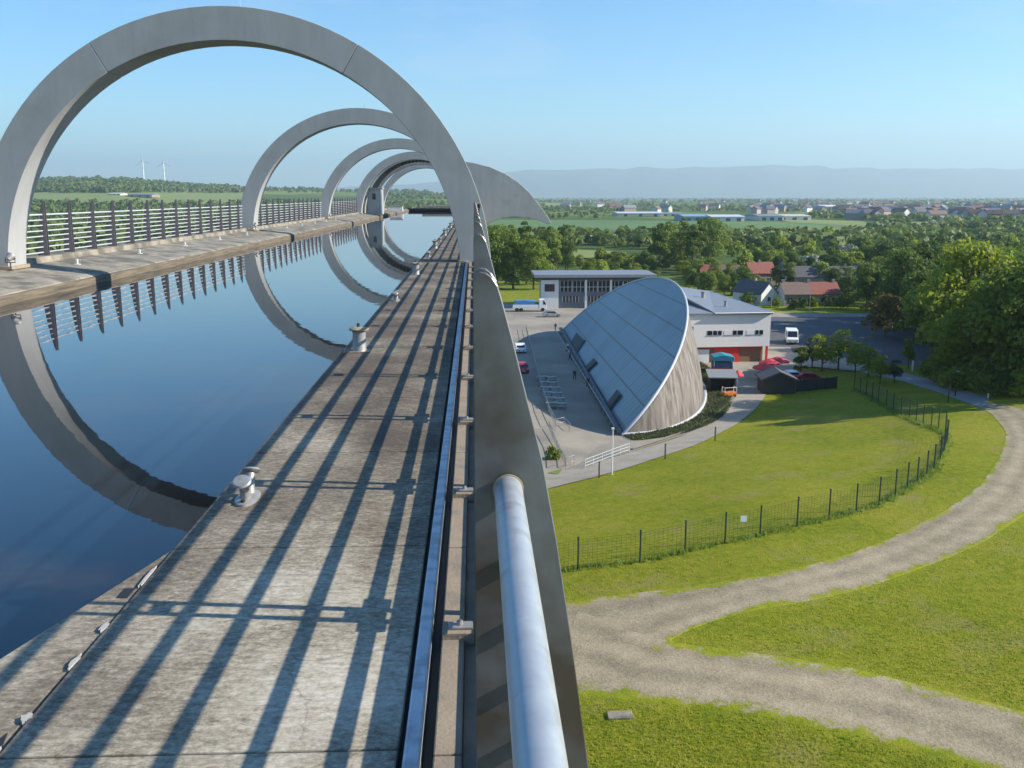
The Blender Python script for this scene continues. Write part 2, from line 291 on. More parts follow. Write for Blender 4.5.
def deck_mat():
    m = bpy.data.materials.new('worn_deck_concrete'); m.use_nodes = True; n = m.node_tree; p = n.nodes['Principled BSDF']
    tc = n.nodes.new('ShaderNodeTexCoord')
    def noise(s, st, d=8, ro=0.65):
        mp = n.nodes.new('ShaderNodeMapping'); mp.inputs['Scale'].default_value = st; n.links.new(tc.outputs['Object'], mp.inputs[0])
        z = n.nodes.new('ShaderNodeTexNoise'); z.inputs['Scale'].default_value = s; z.inputs['Detail'].default_value = d; z.inputs['Roughness'].default_value = ro
        n.links.new(mp.outputs[0], z.inputs['Vector']); return z
    br = noise(5, (2.6, 6.0, 1), 9, 0.75); sp = noise(34, (1, 1.3, 1), 6, 0.85); bl = noise(1.3, (1, 0.8, 1), 9, 0.6)
    def math_(op, a, b=None, c=None):
        k = n.nodes.new('ShaderNodeMath'); k.operation = op
        for i, v in enumerate((a, b, c)):
            if v is None: continue
            if isinstance(v, (int, float)): k.inputs[i].default_value = v
            else: n.links.new(v, k.inputs[i])
        return k.outputs[0]
    # nearest slabs are more worn: paler
    xyz = n.nodes.new('ShaderNodeSeparateXYZ'); n.links.new(tc.outputs['Object'], xyz.inputs[0])
    near = n.nodes.new('ShaderNodeMapRange'); near.inputs['From Min'].default_value = 9; near.inputs['From Max'].default_value = 2.4; near.inputs['To Min'].default_value = -0.060; near.inputs['To Max'].default_value = 0.045; n.links.new(xyz.outputs['Y'], near.inputs['Value'])
    s = math_('ADD', math_('MULTIPLY', br.outputs['Fac'], 0.30), math_('MULTIPLY', sp.outputs['Fac'], 0.36))
    s = math_('ADD', s, math_('MULTIPLY', bl.outputs['Fac'], 0.36)); s = math_('ADD', s, near.outputs[0])
    r = n.nodes.new('ShaderNodeValToRGB'); e = r.color_ramp.elements
    e[0].position = 0.42; e[0].color = (0.088, 0.068, 0.047, 1); e[1].position = 0.66; e[1].color = (0.60, 0.56, 0.47, 1)
    k = e.new(0.50); k.color = (0.215, 0.178, 0.125, 1); k = e.new(0.565); k.color = (0.38, 0.335, 0.25, 1)
    n.links.new(s, r.inputs[0]); vo = n.nodes.new('ShaderNodeTexVoronoi'); vo.feature = 'DISTANCE_TO_EDGE'; vo.inputs['Scale'].default_value = 1.1
    wn_ = noise(2.5, (1, 1, 1), 4); va = n.nodes.new('ShaderNodeVectorMath'); va.operation = 'SCALE'; va.inputs['Scale'].default_value = 0.35; n.links.new(wn_.outputs['Color'], va.inputs[0])
    vb = n.nodes.new('ShaderNodeVectorMath'); n.links.new(tc.outputs['Object'], vb.inputs[0]); n.links.new(va.outputs[0], vb.inputs[1]); n.links.new(vb.outputs[0], vo.inputs['Vector'])
    ck = n.nodes.new('ShaderNodeMapRange'); ck.inputs['From Min'].default_value = 0.002; ck.inputs['From Max'].default_value = 0.010; ck.inputs['To Min'].default_value = 0.3; ck.inputs['To Max'].default_value = 0.0; n.links.new(vo.outputs['Distance'], ck.inputs['Value'])
    gate = n.nodes.new('ShaderNodeMapRange'); gate.inputs['From Min'].default_value = 0.5; gate.inputs['From Max'].default_value = 0.58; n.links.new(bl.outputs['Fac'], gate.inputs['Value'])
    ckm = math_('MULTIPLY', ck.outputs[0], gate.outputs[0])
    cm = n.nodes.new('ShaderNodeMix'); cm.data_type = 'RGBA'; n.links.new(ckm, cm.inputs['Factor']); n.links.new(r.outputs[0], cm.inputs['A']); cm.inputs['B'].default_value = (0.05, 0.035, 0.025, 1)
    n.links.new(cm.outputs['Result'], p.inputs['Base Color']); p.inputs['Roughness'].default_value = 0.88
    bp = n.nodes.new('ShaderNodeBump'); bp.inputs['Distance'].default_value = 0.0012; n.links.new(s, bp.inputs['Height']); n.links.new(bp.outputs[0], p.inputs['Normal'])
    return m
M['deck'] = deck_mat()
def water_mat():
    m = bpy.data.materials.new('canal_water'); m.use_nodes = True; n = m.node_tree; p = n.nodes['Principled BSDF']
    p.inputs['Base Color'].default_value = (0.004, 0.012, 0.022, 1); p.inputs['Roughness'].default_value = 0.015; p.inputs['IOR'].default_value = 1.45
    p.inputs['Specular IOR Level'].default_value = 0.75
    tc = n.nodes.new('ShaderNodeTexCoord'); z = n.nodes.new('ShaderNodeTexNoise'); z.inputs['Scale'].default_value = 1.3; z.inputs['Detail'].default_value = 3
    n.links.new(tc.outputs['Object'], z.inputs['Vector'])
    bp = n.nodes.new('ShaderNodeBump'); bp.inputs['Distance'].default_value = 0.0011; n.links.new(z.outputs['Fac'], bp.inputs['Height']); n.links.new(bp.outputs[0], p.inputs['Normal'])
    return m
M['water'] = water_mat()
def roof_mat():
    m = bpy.data.materials.new('blue_grey_seamed_roof'); m.use_nodes = True; n = m.node_tree; p = n.nodes['Principled BSDF']
    tc = n.nodes.new('ShaderNodeTexCoord'); xyz = n.nodes.new('ShaderNodeSeparateXYZ'); n.links.new(tc.outputs['Object'], xyz.inputs[0])
    def lines(sock, step, wid):
        a = n.nodes.new('ShaderNodeMath'); a.operation = 'PINGPONG'; a.inputs[1].default_value = step/2; n.links.new(sock, a.inputs[0])
        b = n.nodes.new('ShaderNodeMath'); b.operation = 'LESS_THAN'; b.inputs[1].default_value = wid; n.links.new(a.outputs[0], b.inputs[0]); return b.outputs[0]
    u = lines(xyz.outputs['Y'], 9.84, 0.16); v = lines(xyz.outputs['Y'], 1.64, 0.10); w_ = lines(xyz.outputs['X'], 2.3, 0.085)
    nz = n.nodes.new('ShaderNodeTexNoise'); nz.inputs['Scale'].default_value = 0.12; n.links.new(tc.outputs['Object'], nz.inputs['Vector'])
    r = n.nodes.new('ShaderNodeValToRGB'); r.color_ramp.elements[0].position = 0.35; r.color_ramp.elements[1].position = 0.65
    r.color_ramp.elements[0].color = (0.075, 0.16, 0.235, 1); r.color_ramp.elements[1].color = (0.13, 0.23, 0.32, 1); n.links.new(nz.outputs['Fac'], r.inputs[0])
    cur = r.outputs[0]
    for s, c, f_ in ((v, (0.04, 0.085, 0.125, 1), 0.75), (u, (0.03, 0.06, 0.09, 1), 0.8), (w_, (0.018, 0.035, 0.06, 1), 0.92)):
        mx = n.nodes.new('ShaderNodeMix'); mx.data_type = 'RGBA'
        k = n.nodes.new('ShaderNodeMath'); k.operation = 'MULTIPLY'; k.inputs[1].default_value = f_; n.links.new(s, k.inputs[0]); n.links.new(k.outputs[0], mx.inputs['Factor'])
        n.links.new(cur, mx.inputs['A']); mx.inputs['B'].default_value = c; cur = mx.outputs['Result']
    n.links.new(cur, p.inputs['Base Color']); p.inputs['Roughness'].default_value = 0.38
    return m
M['roof_blue'] = roof_mat()
def larch_mat():
    m = bpy.data.materials.new('weathered_timber_cladding'); m.use_nodes = True; n = m.node_tree; p = n.nodes['Principled BSDF']
    tc = n.nodes.new('ShaderNodeTexCoord'); mp = n.nodes.new('ShaderNodeMapping'); mp.inputs['Scale'].default_value = (1.0, 1.0, 0.10); n.links.new(tc.outputs['Object'], mp.inputs[0])
    nz = n.nodes.new('ShaderNodeTexNoise'); nz.inputs['Scale'].default_value = 1.5; nz.inputs['Detail'].default_value = 8; nz.inputs['Distortion'].default_value = 0.6; n.links.new(mp.outputs[0], nz.inputs['Vector'])
    r = n.nodes.new('ShaderNodeValToRGB'); r.color_ramp.elements[0].position = 0.36; r.color_ramp.elements[1].position = 0.64
    r.color_ramp.elements[0].color = (0.11, 0.09, 0.075, 1); r.color_ramp.elements[1].color = (0.25, 0.225, 0.195, 1); n.links.new(nz.outputs['Fac'], r.inputs[0])
    n.links.new(r.outputs[0], p.inputs['Base Color']); p.inputs['Roughness'].default_value = 0.85
    return m
M['larch'] = larch_mat()

# ------------------------------------------------------------------ mesh helpers
def link(o, parent=None):
    COL.objects.link(o)
    if parent is not None: o.parent = parent
    return o
def tag(o, label=None, cat=None, group=None, kind=None):
    if label: o['label'] = label
    if cat: o['category'] = cat
    if group: o['group'] = group
    if kind: o['kind'] = kind
    return o
def empty(name, loc=(0, 0, 0), rz=0, label=None, cat=None, group=None):
    o = bpy.data.objects.new(name, None); o.location = loc; o.rotation_euler = (0, 0, rz); o.empty_display_size = 0.1
    COL.objects.link(o); return tag(o, label, cat, group)
class MB:
    def __init__(s): s.v = []; s.f = []
    def add(s, vs, fs):
        k = len(s.v); s.v += [tuple(p) for p in vs]; s.f += [tuple(i+k for i in f) for f in fs]; return s
    def box(s, x0, x1, y0, y1, z0, z1):
        return s.add([(x0,y0,z0),(x1,y0,z0),(x1,y1,z0),(x0,y1,z0),(x0,y0,z1),(x1,y0,z1),(x1,y1,z1),(x0,y1,z1)],
                     [(0,3,2,1),(4,5,6,7),(0,1,5,4),(1,2,6,5),(2,3,7,6),(3,0,4,7)])
    def prism(s, pts, a0, a1, axis='y'):
        """closed polygon pts in the plane normal to axis, extruded a0..a1"""
        def P(p, a):
            return (p[0], a, p[1]) if axis == 'y' else ((a, p[0], p[1]) if axis == 'x' else (p[0], p[1], a))
        n = len(pts)
        return s.add([P(p, a0) for p in pts]+[P(p, a1) for p in pts],
                     [tuple(range(n)), tuple(range(2*n-1, n-1, -1))]+[(i, i+n, (i+1) % n+n, (i+1) % n) for i in range(n)])
    def tube(s, pts, r, n=12, cap=True):
        pts = [Vector(p) for p in pts]; rs = r if isinstance(r, (list, tuple)) else [r]*len(pts)
        base = len(s.v); up = None
        for i, p in enumerate(pts):
            d = (pts[min(i+1, len(pts)-1)]-pts[max(i-1, 0)]).normalized()
            a = d.orthogonal().normalized() if up is None else (up-d*up.dot(d)).normalized()
            up = a; b = d.cross(a)
            for k in range(n):
                t = 2*math.pi*k/n; s.v.append(tuple(p+a*math.cos(t)*rs[i]+b*math.sin(t)*rs[i]))
        for i in range(len(pts)-1):
            for k in range(n):
                q = base+i*n; s.f.append((q+k, q+(k+1) % n, q+n+(k+1) % n, q+n+k))
        if cap:
            s.f.append(tuple(base+k for k in range(n-1, -1, -1))); q = base+(len(pts)-1)*n; s.f.append(tuple(q+k for k in range(n)))
        return s
    def lathe(s, prof, c=(0, 0, 0), n=16, sx=1, sy=1):
        base = len(s.v)
        for r, z in prof:
            for k in range(n):
                t = 2*math.pi*k/n; s.v.append((c[0]+r*sx*math.cos(t), c[1]+r*sy*math.sin(t), c[2]+z))
        for i in range(len(prof)-1):
            for k in range(n):
                q = base+i*n; s.f.append((q+k, q+(k+1) % n, q+n+(k+1) % n, q+n+k))
        s.f.append(tuple(base+k for k in range(n-1, -1, -1))); q = base+(len(prof)-1)*n; s.f.append(tuple(q+k for k in range(n)))
        return s
    def xf(s, mtx):
        s.v = [tuple(mtx @ Vector(p)) for p in s.v]; return s
    def build(s, name, m, parent=None, smooth=False, bevel=0, bseg=2):
        me = bpy.data.meshes.new(name); me.from_pydata(s.v, [], s.f); me.update()
        bm = bmesh.new(); bm.from_mesh(me); bmesh.ops.recalc_face_normals(bm, faces=bm.faces); bm.to_mesh(me); bm.free()
        me.materials.append(m)
        o = bpy.data.objects.new(name, me); link(o, parent)
        if smooth: me.shade_smooth() if hasattr(me, 'shade_smooth') else None
        if smooth and hasattr(me, 'set_sharp_from_angle'): me.set_sharp_from_angle(angle=R(40))
        if bevel:
            b = o.modifiers.new('bevel', 'BEVEL'); b.width = bevel; b.segments = bseg; b.limit_method = 'ANGLE'; b.angle_limit = R(40)
        return o
def npmesh(name, V, Fq, m, parent=None, smooth=False, normals=None):
    V = np.asarray(V, np.float32); Fq = np.asarray(Fq, np.int32); me = bpy.data.meshes.new(name)
    k = Fq.shape[1]; me.vertices.add(len(V)); me.vertices.foreach_set('co', V.ravel())
    me.loops.add(Fq.size); me.loops.foreach_set('vertex_index', Fq.ravel())
    me.polygons.add(len(Fq)); me.polygons.foreach_set('loop_start', np.arange(0, Fq.size, k, dtype=np.int32))
    try: me.polygons.foreach_set('loop_total', np.full(len(Fq), k, np.int32))
    except Exception: pass
    me.update(calc_edges=True); me.validate()
    if smooth: me.shade_smooth()
    me.materials.append(m)
    o = bpy.data.objects.new(name, me); link(o, parent); return o
def copy_tree(o, parent=None, loc=None, rz=None, scale=None, label=None):
    c = o.copy(); COL.objects.link(c); c.parent = parent
    if loc is not None: c.location = loc
    if rz is not None: c.rotation_euler = (0, 0, rz)
    if scale is not None: c.scale = scale
    if label: c['label'] = label
    for ch in list(KIDS.get(o.name, [])): KIDS.setdefault(c.name, []).append(copy_tree(ch, c))
    return c
KIDS = {}
def reg(root):
    """remember the children of a finished thing (for copying)"""
    for ch in bpy.data.objects:
        if ch.parent == root:
            KIDS.setdefault(root.name, []).append(ch); reg(ch)
ORD = ['nearest', 'second', 'third', 'fourth', 'fifth', 'sixth', 'seventh', 'eighth', 'ninth', 'tenth', 'eleventh', 'twelfth', 'thirteenth', 'fourteenth', 'fifteenth', 'sixteenth']

# ------------------------------------------------------------------ terrain
def build_terrain():
    a1 = np.linspace(R(-48), R(48), 330); a2 = np.linspace(R(48), R(312), 60)[1:-1]
    ang = np.concatenate([a1, a2]); rad = [3.0]
    while rad[-1] < 26000: rad.append(rad[-1]*1.024+0.15)
    rad = np.array(rad); A, Q = np.meshgrid(ang, rad)
    X = Q*np.sin(A); Y = Q*np.cos(A); Z = terrain(X, Y)
    V = np.stack([X, Y, Z], -1).reshape(-1, 3); na = len(ang); nr = len(rad)
    i = np.arange(nr-1)[:, None]*na; j = np.arange(na)[None]; j2 = (j+1) % na
    Fq = np.stack([i+j, i+j2, i+na+j2, i+na+j], -1).reshape(-1, 4)[:, ::-1]
    c = len(V); V = np.vstack([V, [[0, 0, th(0, 0)]]])
    o = npmesh('ground', V, Fq, M['ground'], smooth=True); o['kind'] = 'structure'
    return o
build_terrain()

def ribbon(name, left, right, m, lift=0.05, n=160, k=24, edge=0.0, kind='structure', over=None):
    """surface between two edges given as picture points lying on the ground; draped on the terrain"""
    def res(P):
        P = np.array([G(*p)[:2] for p in P]); d = np.r_[0, np.cumsum(np.hypot(*np.diff(P, axis=0).T))]
        # smooth curve through the points
        t = np.linspace(0, d[-1], n); x = np.interp(t, d, P[:, 0]); y = np.interp(t, d, P[:, 1])
        kk = np.ones(11)/11
        xs = np.convolve(np.pad(x, 5, mode='edge'), kk, 'valid'); ys = np.convolve(np.pad(y, 5, mode='edge'), kk, 'valid')
        return np.stack([xs, ys], 1)
    L = res(left); Rr = res(right)
    s = np.linspace(-edge, 1+edge, k)[None, :, None]
    P = L[:, None]*(1-s)+Rr[:, None]*s
    X = P[..., 0]; Y = P[..., 1]; Z = terrain(X, Y)+lift
    if edge:
        dz = np.full(n, lift+0.06); d0 = dz.copy(); d1 = dz.copy()
        if over:
            for pix in over:
                Q = [tuple(q) for q in Gv([p[0] for p in pix], [p[1] for p in pix])[:, :2]]
                d0[inpolyv(X[:, 0], Y[:, 0], Q)] = 0; d1[inpolyv(X[:, -1], Y[:, -1], Q)] = 0
        Z[:, 0] -= d0; Z[:, -1] -= d1
    V = np.stack([X, Y, Z], -1).reshape(-1, 3)
    i = np.arange(n-1)[:, None]*k; j = np.arange(k-1)[None]
    Fq = np.stack([i+j, i+j+1, i+k+j+1, i+k+j], -1).reshape(-1, 4)
    o = npmesh(name, V, Fq, m); o['kind'] = kind
    sv = np.broadcast_to(s[..., 0], (n, k)); wd = np.hypot(*(Rr-L).T)[:, None]
    ed = np.minimum(sv+edge, 1+edge-sv)*wd/1.5
    if over:
        for pix in over:
            Q = Gv([p[0] for p in pix], [p[1] for p in pix])[:, :2]; ins = inpolyv(X, Y, [tuple(q) for q in Q]); dm = np.full(X.shape, 1e9)
            for i_ in range(len(Q)):
                a = Q[i_]; b = Q[(i_+1) % len(Q)]; ab = b-a; tt = np.clip(((X-a[0])*ab[0]+(Y-a[1])*ab[1])/(ab@ab+1e-9), 0, 1)
                dm = np.minimum(dm, np.hypot(X-a[0]-tt*ab[0], Y-a[1]-tt*ab[1]))
            ed = np.maximum(ed, np.where(ins, dm/0.8+0.3, 0))
    me = o.data
    for nm, arr in (('edge', np.clip(ed, 0, 1.6)), ('across', sv)):
        a = me.attributes.new(nm, 'FLOAT', 'POINT'); a.data.foreach_set('value', np.ascontiguousarray(arr, np.float32).ravel())
    if np.mean([p.normal.z for p in list(me.polygons)[:50]]) < 0: me.flip_normals()
    return o
def sheet(name, pix, m, lift=0.03, kind='structure', step=None):
    """polygon on the ground given by picture corners; draped"""
    P = [G(*p)[:2] for p in pix]
    bm = bmesh.new(); vs = [bm.verts.new((x, y, 0)) for x, y in P]; bm.faces.new(vs)
    bmesh.ops.triangulate(bm, faces=bm.faces)
    for _ in range(3 if step is None else step): bmesh.ops.subdivide_edges(bm, edges=[e for e in bm.edges if e.calc_length() > 2.0], cuts=1, use_grid_fill=True); bmesh.ops.triangulate(bm, faces=bm.faces)
    for v in bm.verts: v.co.z = th(v.co.x, v.co.y)+lift
    bmesh.ops.recalc_face_normals(bm, faces=bm.faces)
    if sum(f.normal.z for f in bm.faces) < 0: bmesh.ops.reverse_faces(bm, faces=bm.faces)
    me = bpy.data.meshes.new(name); bm.to_mesh(me); bm.free(); me.materials.append(m)
    o = bpy.data.objects.new(name, me); link(o); o['kind'] = kind; return o

# gravel tracks on the slope
ribbon('gravel_track', [(540, 606), (572, 600), (650, 591), (720, 583), (790, 570), (850, 553), (900, 533), (945, 510), (980, 485), (1000, 455), (1006, 432), (992, 415), (960, 398)],
       [(540, 705), (572, 697), (640, 665), (680, 632), (740, 612), (800, 603), (860, 590), (930, 565), (985, 542), (1030, 512), (1052, 470), (1052, 425), (1020, 408)], M['track'], 0.014, 220, 30, 0.03)
ribbon('gravel_track', [(575, 612), (650, 640), (750, 652), (850, 667), (950, 692), (1040, 716), (1120, 740)],
       [(540, 690), (600, 697), (700, 707), (800, 722), (900, 746), (980, 770), (1060, 800)], M['track'], 0.024, 200, 24, 0.03, over=[[(540, 606), (572, 600), (650, 591), (720, 583), (790, 570), (800, 603), (740, 612), (690, 630), (650, 655), (572, 697), (540, 705)]])
ribbon('footpath', [(842, 361), (870, 366), (900, 371), (935, 381), (970, 392), (992, 399)],
       [(838, 367), (868, 373), (900, 380), (935, 391), (965, 402), (985, 410)], M['bluepath'], 0.02, 100, 6)
ribbon('curved_path', [(530, 476), (560, 467), (600, 462), (640, 450), (680, 438), (715, 420), (733, 402), (742, 385), (742, 372)],
       [(530, 494), (560, 486), (610, 474), (650, 461), (700, 444), (738, 424), (757, 408), (766, 395), (769, 376)], M['pathmat'], 0.08, 120, 10)
ribbon('path_kerb', [(628, 451), (680, 434), (713, 417), (731, 400), (740, 384)], [(629, 452.4), (681, 435.4), (714.2, 418.2), (732.4, 401), (741.5, 384.5)], M['concrete_ground'], 0.22, 80, 3)
# plaza, yard and car park
sheet('plaza_paving', [(470, 300), (545, 306), (640, 308), (690, 345), (745, 395), (735, 405), (700, 430), (632, 452), (575, 468), (540, 480), (470, 500)], M['concrete_ground'], 0.06)
sheet('yard_paving', [(700, 345), (790, 348), (800, 366), (775, 380), (745, 392), (712, 404)], M['concrete_ground'], 0.14)
sheet('car_park', [(768, 317), (870, 317), (905, 322), (955, 338), (950, 352), (925, 366), (885, 364), (840, 356), (790, 352), (768, 352)], M['asphalt'], 0.10)
sheet('car_park_verge', [(768, 313), (895, 314), (905, 319), (870, 317.5), (768, 317.5)], M['concrete_ground'], 0.12)
sheet('pale_track', [(790, 353), (840, 357), (880, 366), (860, 372), (815, 368), (780, 368)], M['pathmat'], 0.16)
# far fields
sheet('green_field', [(480, 219.5), (600, 220.5), (740, 222), (800, 222), (850, 226), (884, 233), (850, 236), (740, 238), (600, 236), (480, 236)], M['field_green'], 0.5, step=5)
sheet('yellow_green_field', [(480, 249), (560, 250), (612, 252), (625, 256), (590, 259), (480, 258)], M['field_yellow'], 0.5, step=4)
sheet('small_green_field', [(770, 219), (862, 222), (884, 230), (842, 226), (790, 223)], M['field_yellow'], 0.7, step=4)
sheet('small_green_field', [(905, 222), (948, 223), (942, 229), (905, 228)], M['field_yellow'], 0.5, step=4)
sheet('small_green_field', [(940, 233), (1040, 232), (1040, 237), (930, 238)], M['field_yellow'], 0.5, step=4)
sheet('small_green_field', [(20, 194), (245, 193.5), (245, 205), (20, 205)], M['field_yellow'], 1.2, step=6)
sheet('small_green_field', [(545, 203), (570, 203), (572, 208), (545, 208)], M['field_yellow'], 0.7, step=4)

# far hills: real ridges 18 to 22 km away
def hills():
    na, nr = 260, 26
    az = np.linspace(-0.75, 0.85, na); V = []
    prof = np.interp(az, [-0.75, -0.2, -0.05, 0.02, 0.06, 0.10, 0.15, 0.20, 0.26, 0.31, 0.36, 0.42, 0.48, 0.54, 0.6, 0.7, 0.85],
                     [80, 120, 240, 430, 500, 525, 515, 545, 575, 590, 565, 530, 545, 530, 500, 500, 440])
    prof = prof+7*np.sin(az*47)+5*np.sin(az*111+1)+3*np.sin(az*230)
    for k in range(nr):
        q = k/(nr-1); Y = 15500+7000*q
        sh = math.sin(math.pi*min(1, q*0.9+0.0))**0.9 if q > 0 else 0
        gl = 1+0.05*np.sin(az*33+q*9+1.3)*math.sin(q*8)+0.05*np.sin(az*71-q*13)*math.sin(q*11+1)+0.03*np.sin(az*139+q*31)
        V.append(np.stack([az*Y, np.full(na, Y), -60+(prof+60)*sh*(gl if q < 0.5 else 1)], 1))
    V = np.concatenate(V); i = np.arange(nr-1)[:, None]*na; j = np.arange(na-1)[None]
    Fq = np.stack([i+j, i+j+1, i+na+j+1, i+na+j], -1).reshape(-1, 4)
    o = npmesh('hills', V, Fq, M['hill'], smooth=True); o['kind'] = 'structure'
hills()

# ------------------------------------------------------------------ aqueduct
H = 1.85; ZD = -H; ZW = -2.54; Y0, Y1 = -7.0, 165.0
ARCH_Y = [27.3, 57.5, 87.0, 112.5]
CX, CZ, RO, RI, AD = -6.73, -2.19, 7.21, 6.33, 1.1
PS = 1.93                                   # post spacing
aq = empty('aqueduct', (-6, 0, -3.2), label='long concrete canal trough carrying the water towards the lift, walkway on its right', cat='aqueduct')
def aqp(mb, name, m, **k):
    mb.v = [(x+6, y, z+3.2) for x, y, z in mb.v]; return mb.build(name, m, aq, **k)
mb = MB()
y = -6.7
slabs = []
k = 0
while y < Y1:
    y2 = min(y+PS, Y1); mb.box(-1.62, -0.275, y+0.006, y2-0.006, ZD-0.22, ZD); y = y2
aqp(mb, 'walkway_slab', M['deck'], bevel=0.006)
mb = MB().box(-1.61, -0.02, Y0, Y1, -3.4, ZD-0.21)
aqp(mb, 'walkway_support', M['ledge'])
# flared coping stone at the near water's edge
mb = MB().prism([(-1.628, 4.95), (-1.73, 4.55), (-2.0, 3.55), (-2.35, 2.45), (-2.6, 1.2), (-2.6, -7), (-1.636, -7), (-1.636, 2.6), (-1.634, 3.2), (-1.628, 3.9)], ZD-0.75, ZD-0.012, 'z')
aqp(mb, 'flared_coping', M['deck'], bevel=0.012)
mb = MB().box(-1.70, -1.65, 4.27, 4.38, ZD-0.013, ZD-0.0085)
aqp(mb, 'coping_socket', M['dark'])
# crack filled with pale sealant along the coping joint
mb = MB()
pr = random.Random(3)
mb.box(-1.64, -1.618, Y0, 4.0, ZD-0.06, ZD-0.020)
aqp(mb, 'coping_joint', M['dark'])
for (yy, ln, wd) in ((4.50, 0.30, 0.010), (3.95, 0.10, 0.016), (3.62, 0.16, 0.012), (3.2, 0.08, 0.02), (2.95, 0.16, 0.010), (2.6, 0.10, 0.022)):
    pts = [(-1.632+wd*pr.uniform(0.3, 1.3)*math.cos(a), yy+ln*0.5*pr.uniform(0.5, 1.1)*math.sin(a)) for a in np.linspace(0, 6.283, 17)[:-1]]
    aqp(MB().prism(pts, ZD-0.019, ZD+0.0025, 'z'), 'sealant_patch', M['sealant'])
aqp(MB().prism([(-1.72, 2.55), (-1.64, 2.75), (-1.63, 3.0), (-1.66, 3.12), (-1.70, 2.95), (-1.76, 2.7)], ZD-0.013, ZD-0.0085, 'z'), 'broken_joint', M['dark'])
mb = MB().box(-0.25, -0.195, Y0, Y1, ZD-0.1, ZD+0.03)
aqp(mb, 'steel_strip', M['strip'], bevel=0.008)
mb = MB().box(-0.272, -0.252, Y0, Y1, ZD-0.16, ZD-0.06).box(-0.193, -0.155, Y0, Y1, ZD-0.16, ZD-0.06)
aqp(mb, 'gutter', M['dark'])
mb = MB(); y = -6.74
while y < Y1:
    y2 = min(y+PS, Y1); mb.box(-0.152, -0.055, y+0.005, y2-0.005, ZD-0.2, ZD+0.0); y = y2
aqp(mb, 'parapet_kerb', M['kerb'], bevel=0.006)
mb = MB().box(-0.053, 0.36, Y0, Y1, -3.4, ZD-0.03)
aqp(mb, 'outer_wall', M['kerb'])
mb = MB().box(0.10, 0.16, Y0, Y1, ZD-0.035, ZD+0.10)
aqp(mb, 'upstand', M['kerb'])
# far side ledge
mb = MB().prism([(-14.2, -3.4), (-14.2, -1.85), (-13.35, -1.85), (-13.33, -2.02), (-11.35, -2.24), (-11.16, -2.29), (-11.16, -3.4)], Y0, Y1)
aqp(mb, 'ledge', M['ledge'], bevel=0.02)
mb = MB().prism([(-11.158, -3.0), (-11.158, -2.31), (-11.10, -2.34), (-11.10, -3.0)], Y0, Y1)
aqp(mb, 'ledge_lip', M['lip'], bevel=0.012)
mb = MB().box(-14.2, 0.36, Y0, Y1+0.3, -4.3, -3.402)
aqp(mb, 'trough_floor', M['arch'])
for ya in ARCH_Y:
    mb = MB(); zg = -28
    mb.prism([(-10.2, zg), (-9.0, -8.0), (-9.6, -4.31), (-4.0, -4.31), (-4.6, -8.0), (-3.4, zg)], ya+0.1, ya+1.0)
    aqp(mb, 'pier', M['arch'])
wm = MB().add([(-11.13, Y0, ZW), (-1.60, Y0, ZW), (-1.60, Y1, ZW), (-11.13, Y1, ZW)], [(0, 1, 2, 3)])
wo = wm.build('canal_water', M['water']); wo['kind'] = 'structure'

def ring_mesh(ro, ri, d, a0=0.0, a1=360.0, seg=6, off=0.0, inset=0.025, gap=0.13, n=18):
    """ring of wedge segments with narrow open joints over an inset core; front at y=0, back at y=d"""
    mb = MB()
    step = 360.0/seg
    for s in range(seg):
        b0 = off+s*step+gap/2; b1 = off+(s+1)*step-gap/2
        for i in range(n):
            t0 = R(b0+(b1-b0)*i/n); t1 = R(b0+(b1-b0)*(i+1)/n)
            vs = []
            for t in (t0, t1):
                for r_, y_ in ((ri, 0), (ro, 0), (ro, d), (ri, d)): vs.append((r_*math.cos(t), y_, r_*math.sin(t)))
            fs = [(0, 1, 5, 4), (1, 2, 6, 5), (2, 3, 7, 6), (3, 0, 4, 7)]
            if i == 0: fs.append((0, 3, 2, 1))
            if i == n-1: fs.append((4, 5, 6, 7))
            mb.add(vs, fs)
    for i in range(96):
        t0 = 2*math.pi*i/96; t1 = 2*math.pi*(i+1)/96; vs = []
        for t in (t0, t1):
            for r_, y_ in ((ri+inset, inset), (ro-inset*2.5, inset), (ro-inset*2.5, d-inset), (ri+inset*2, d-inset)): vs.append((r_*math.cos(t), y_, r_*math.sin(t)))
        mb.add(vs, [(0, 1, 5, 4), (1, 2, 6, 5), (2, 3, 7, 6), (3, 0, 4, 7)])
    return mb
rmesh = None
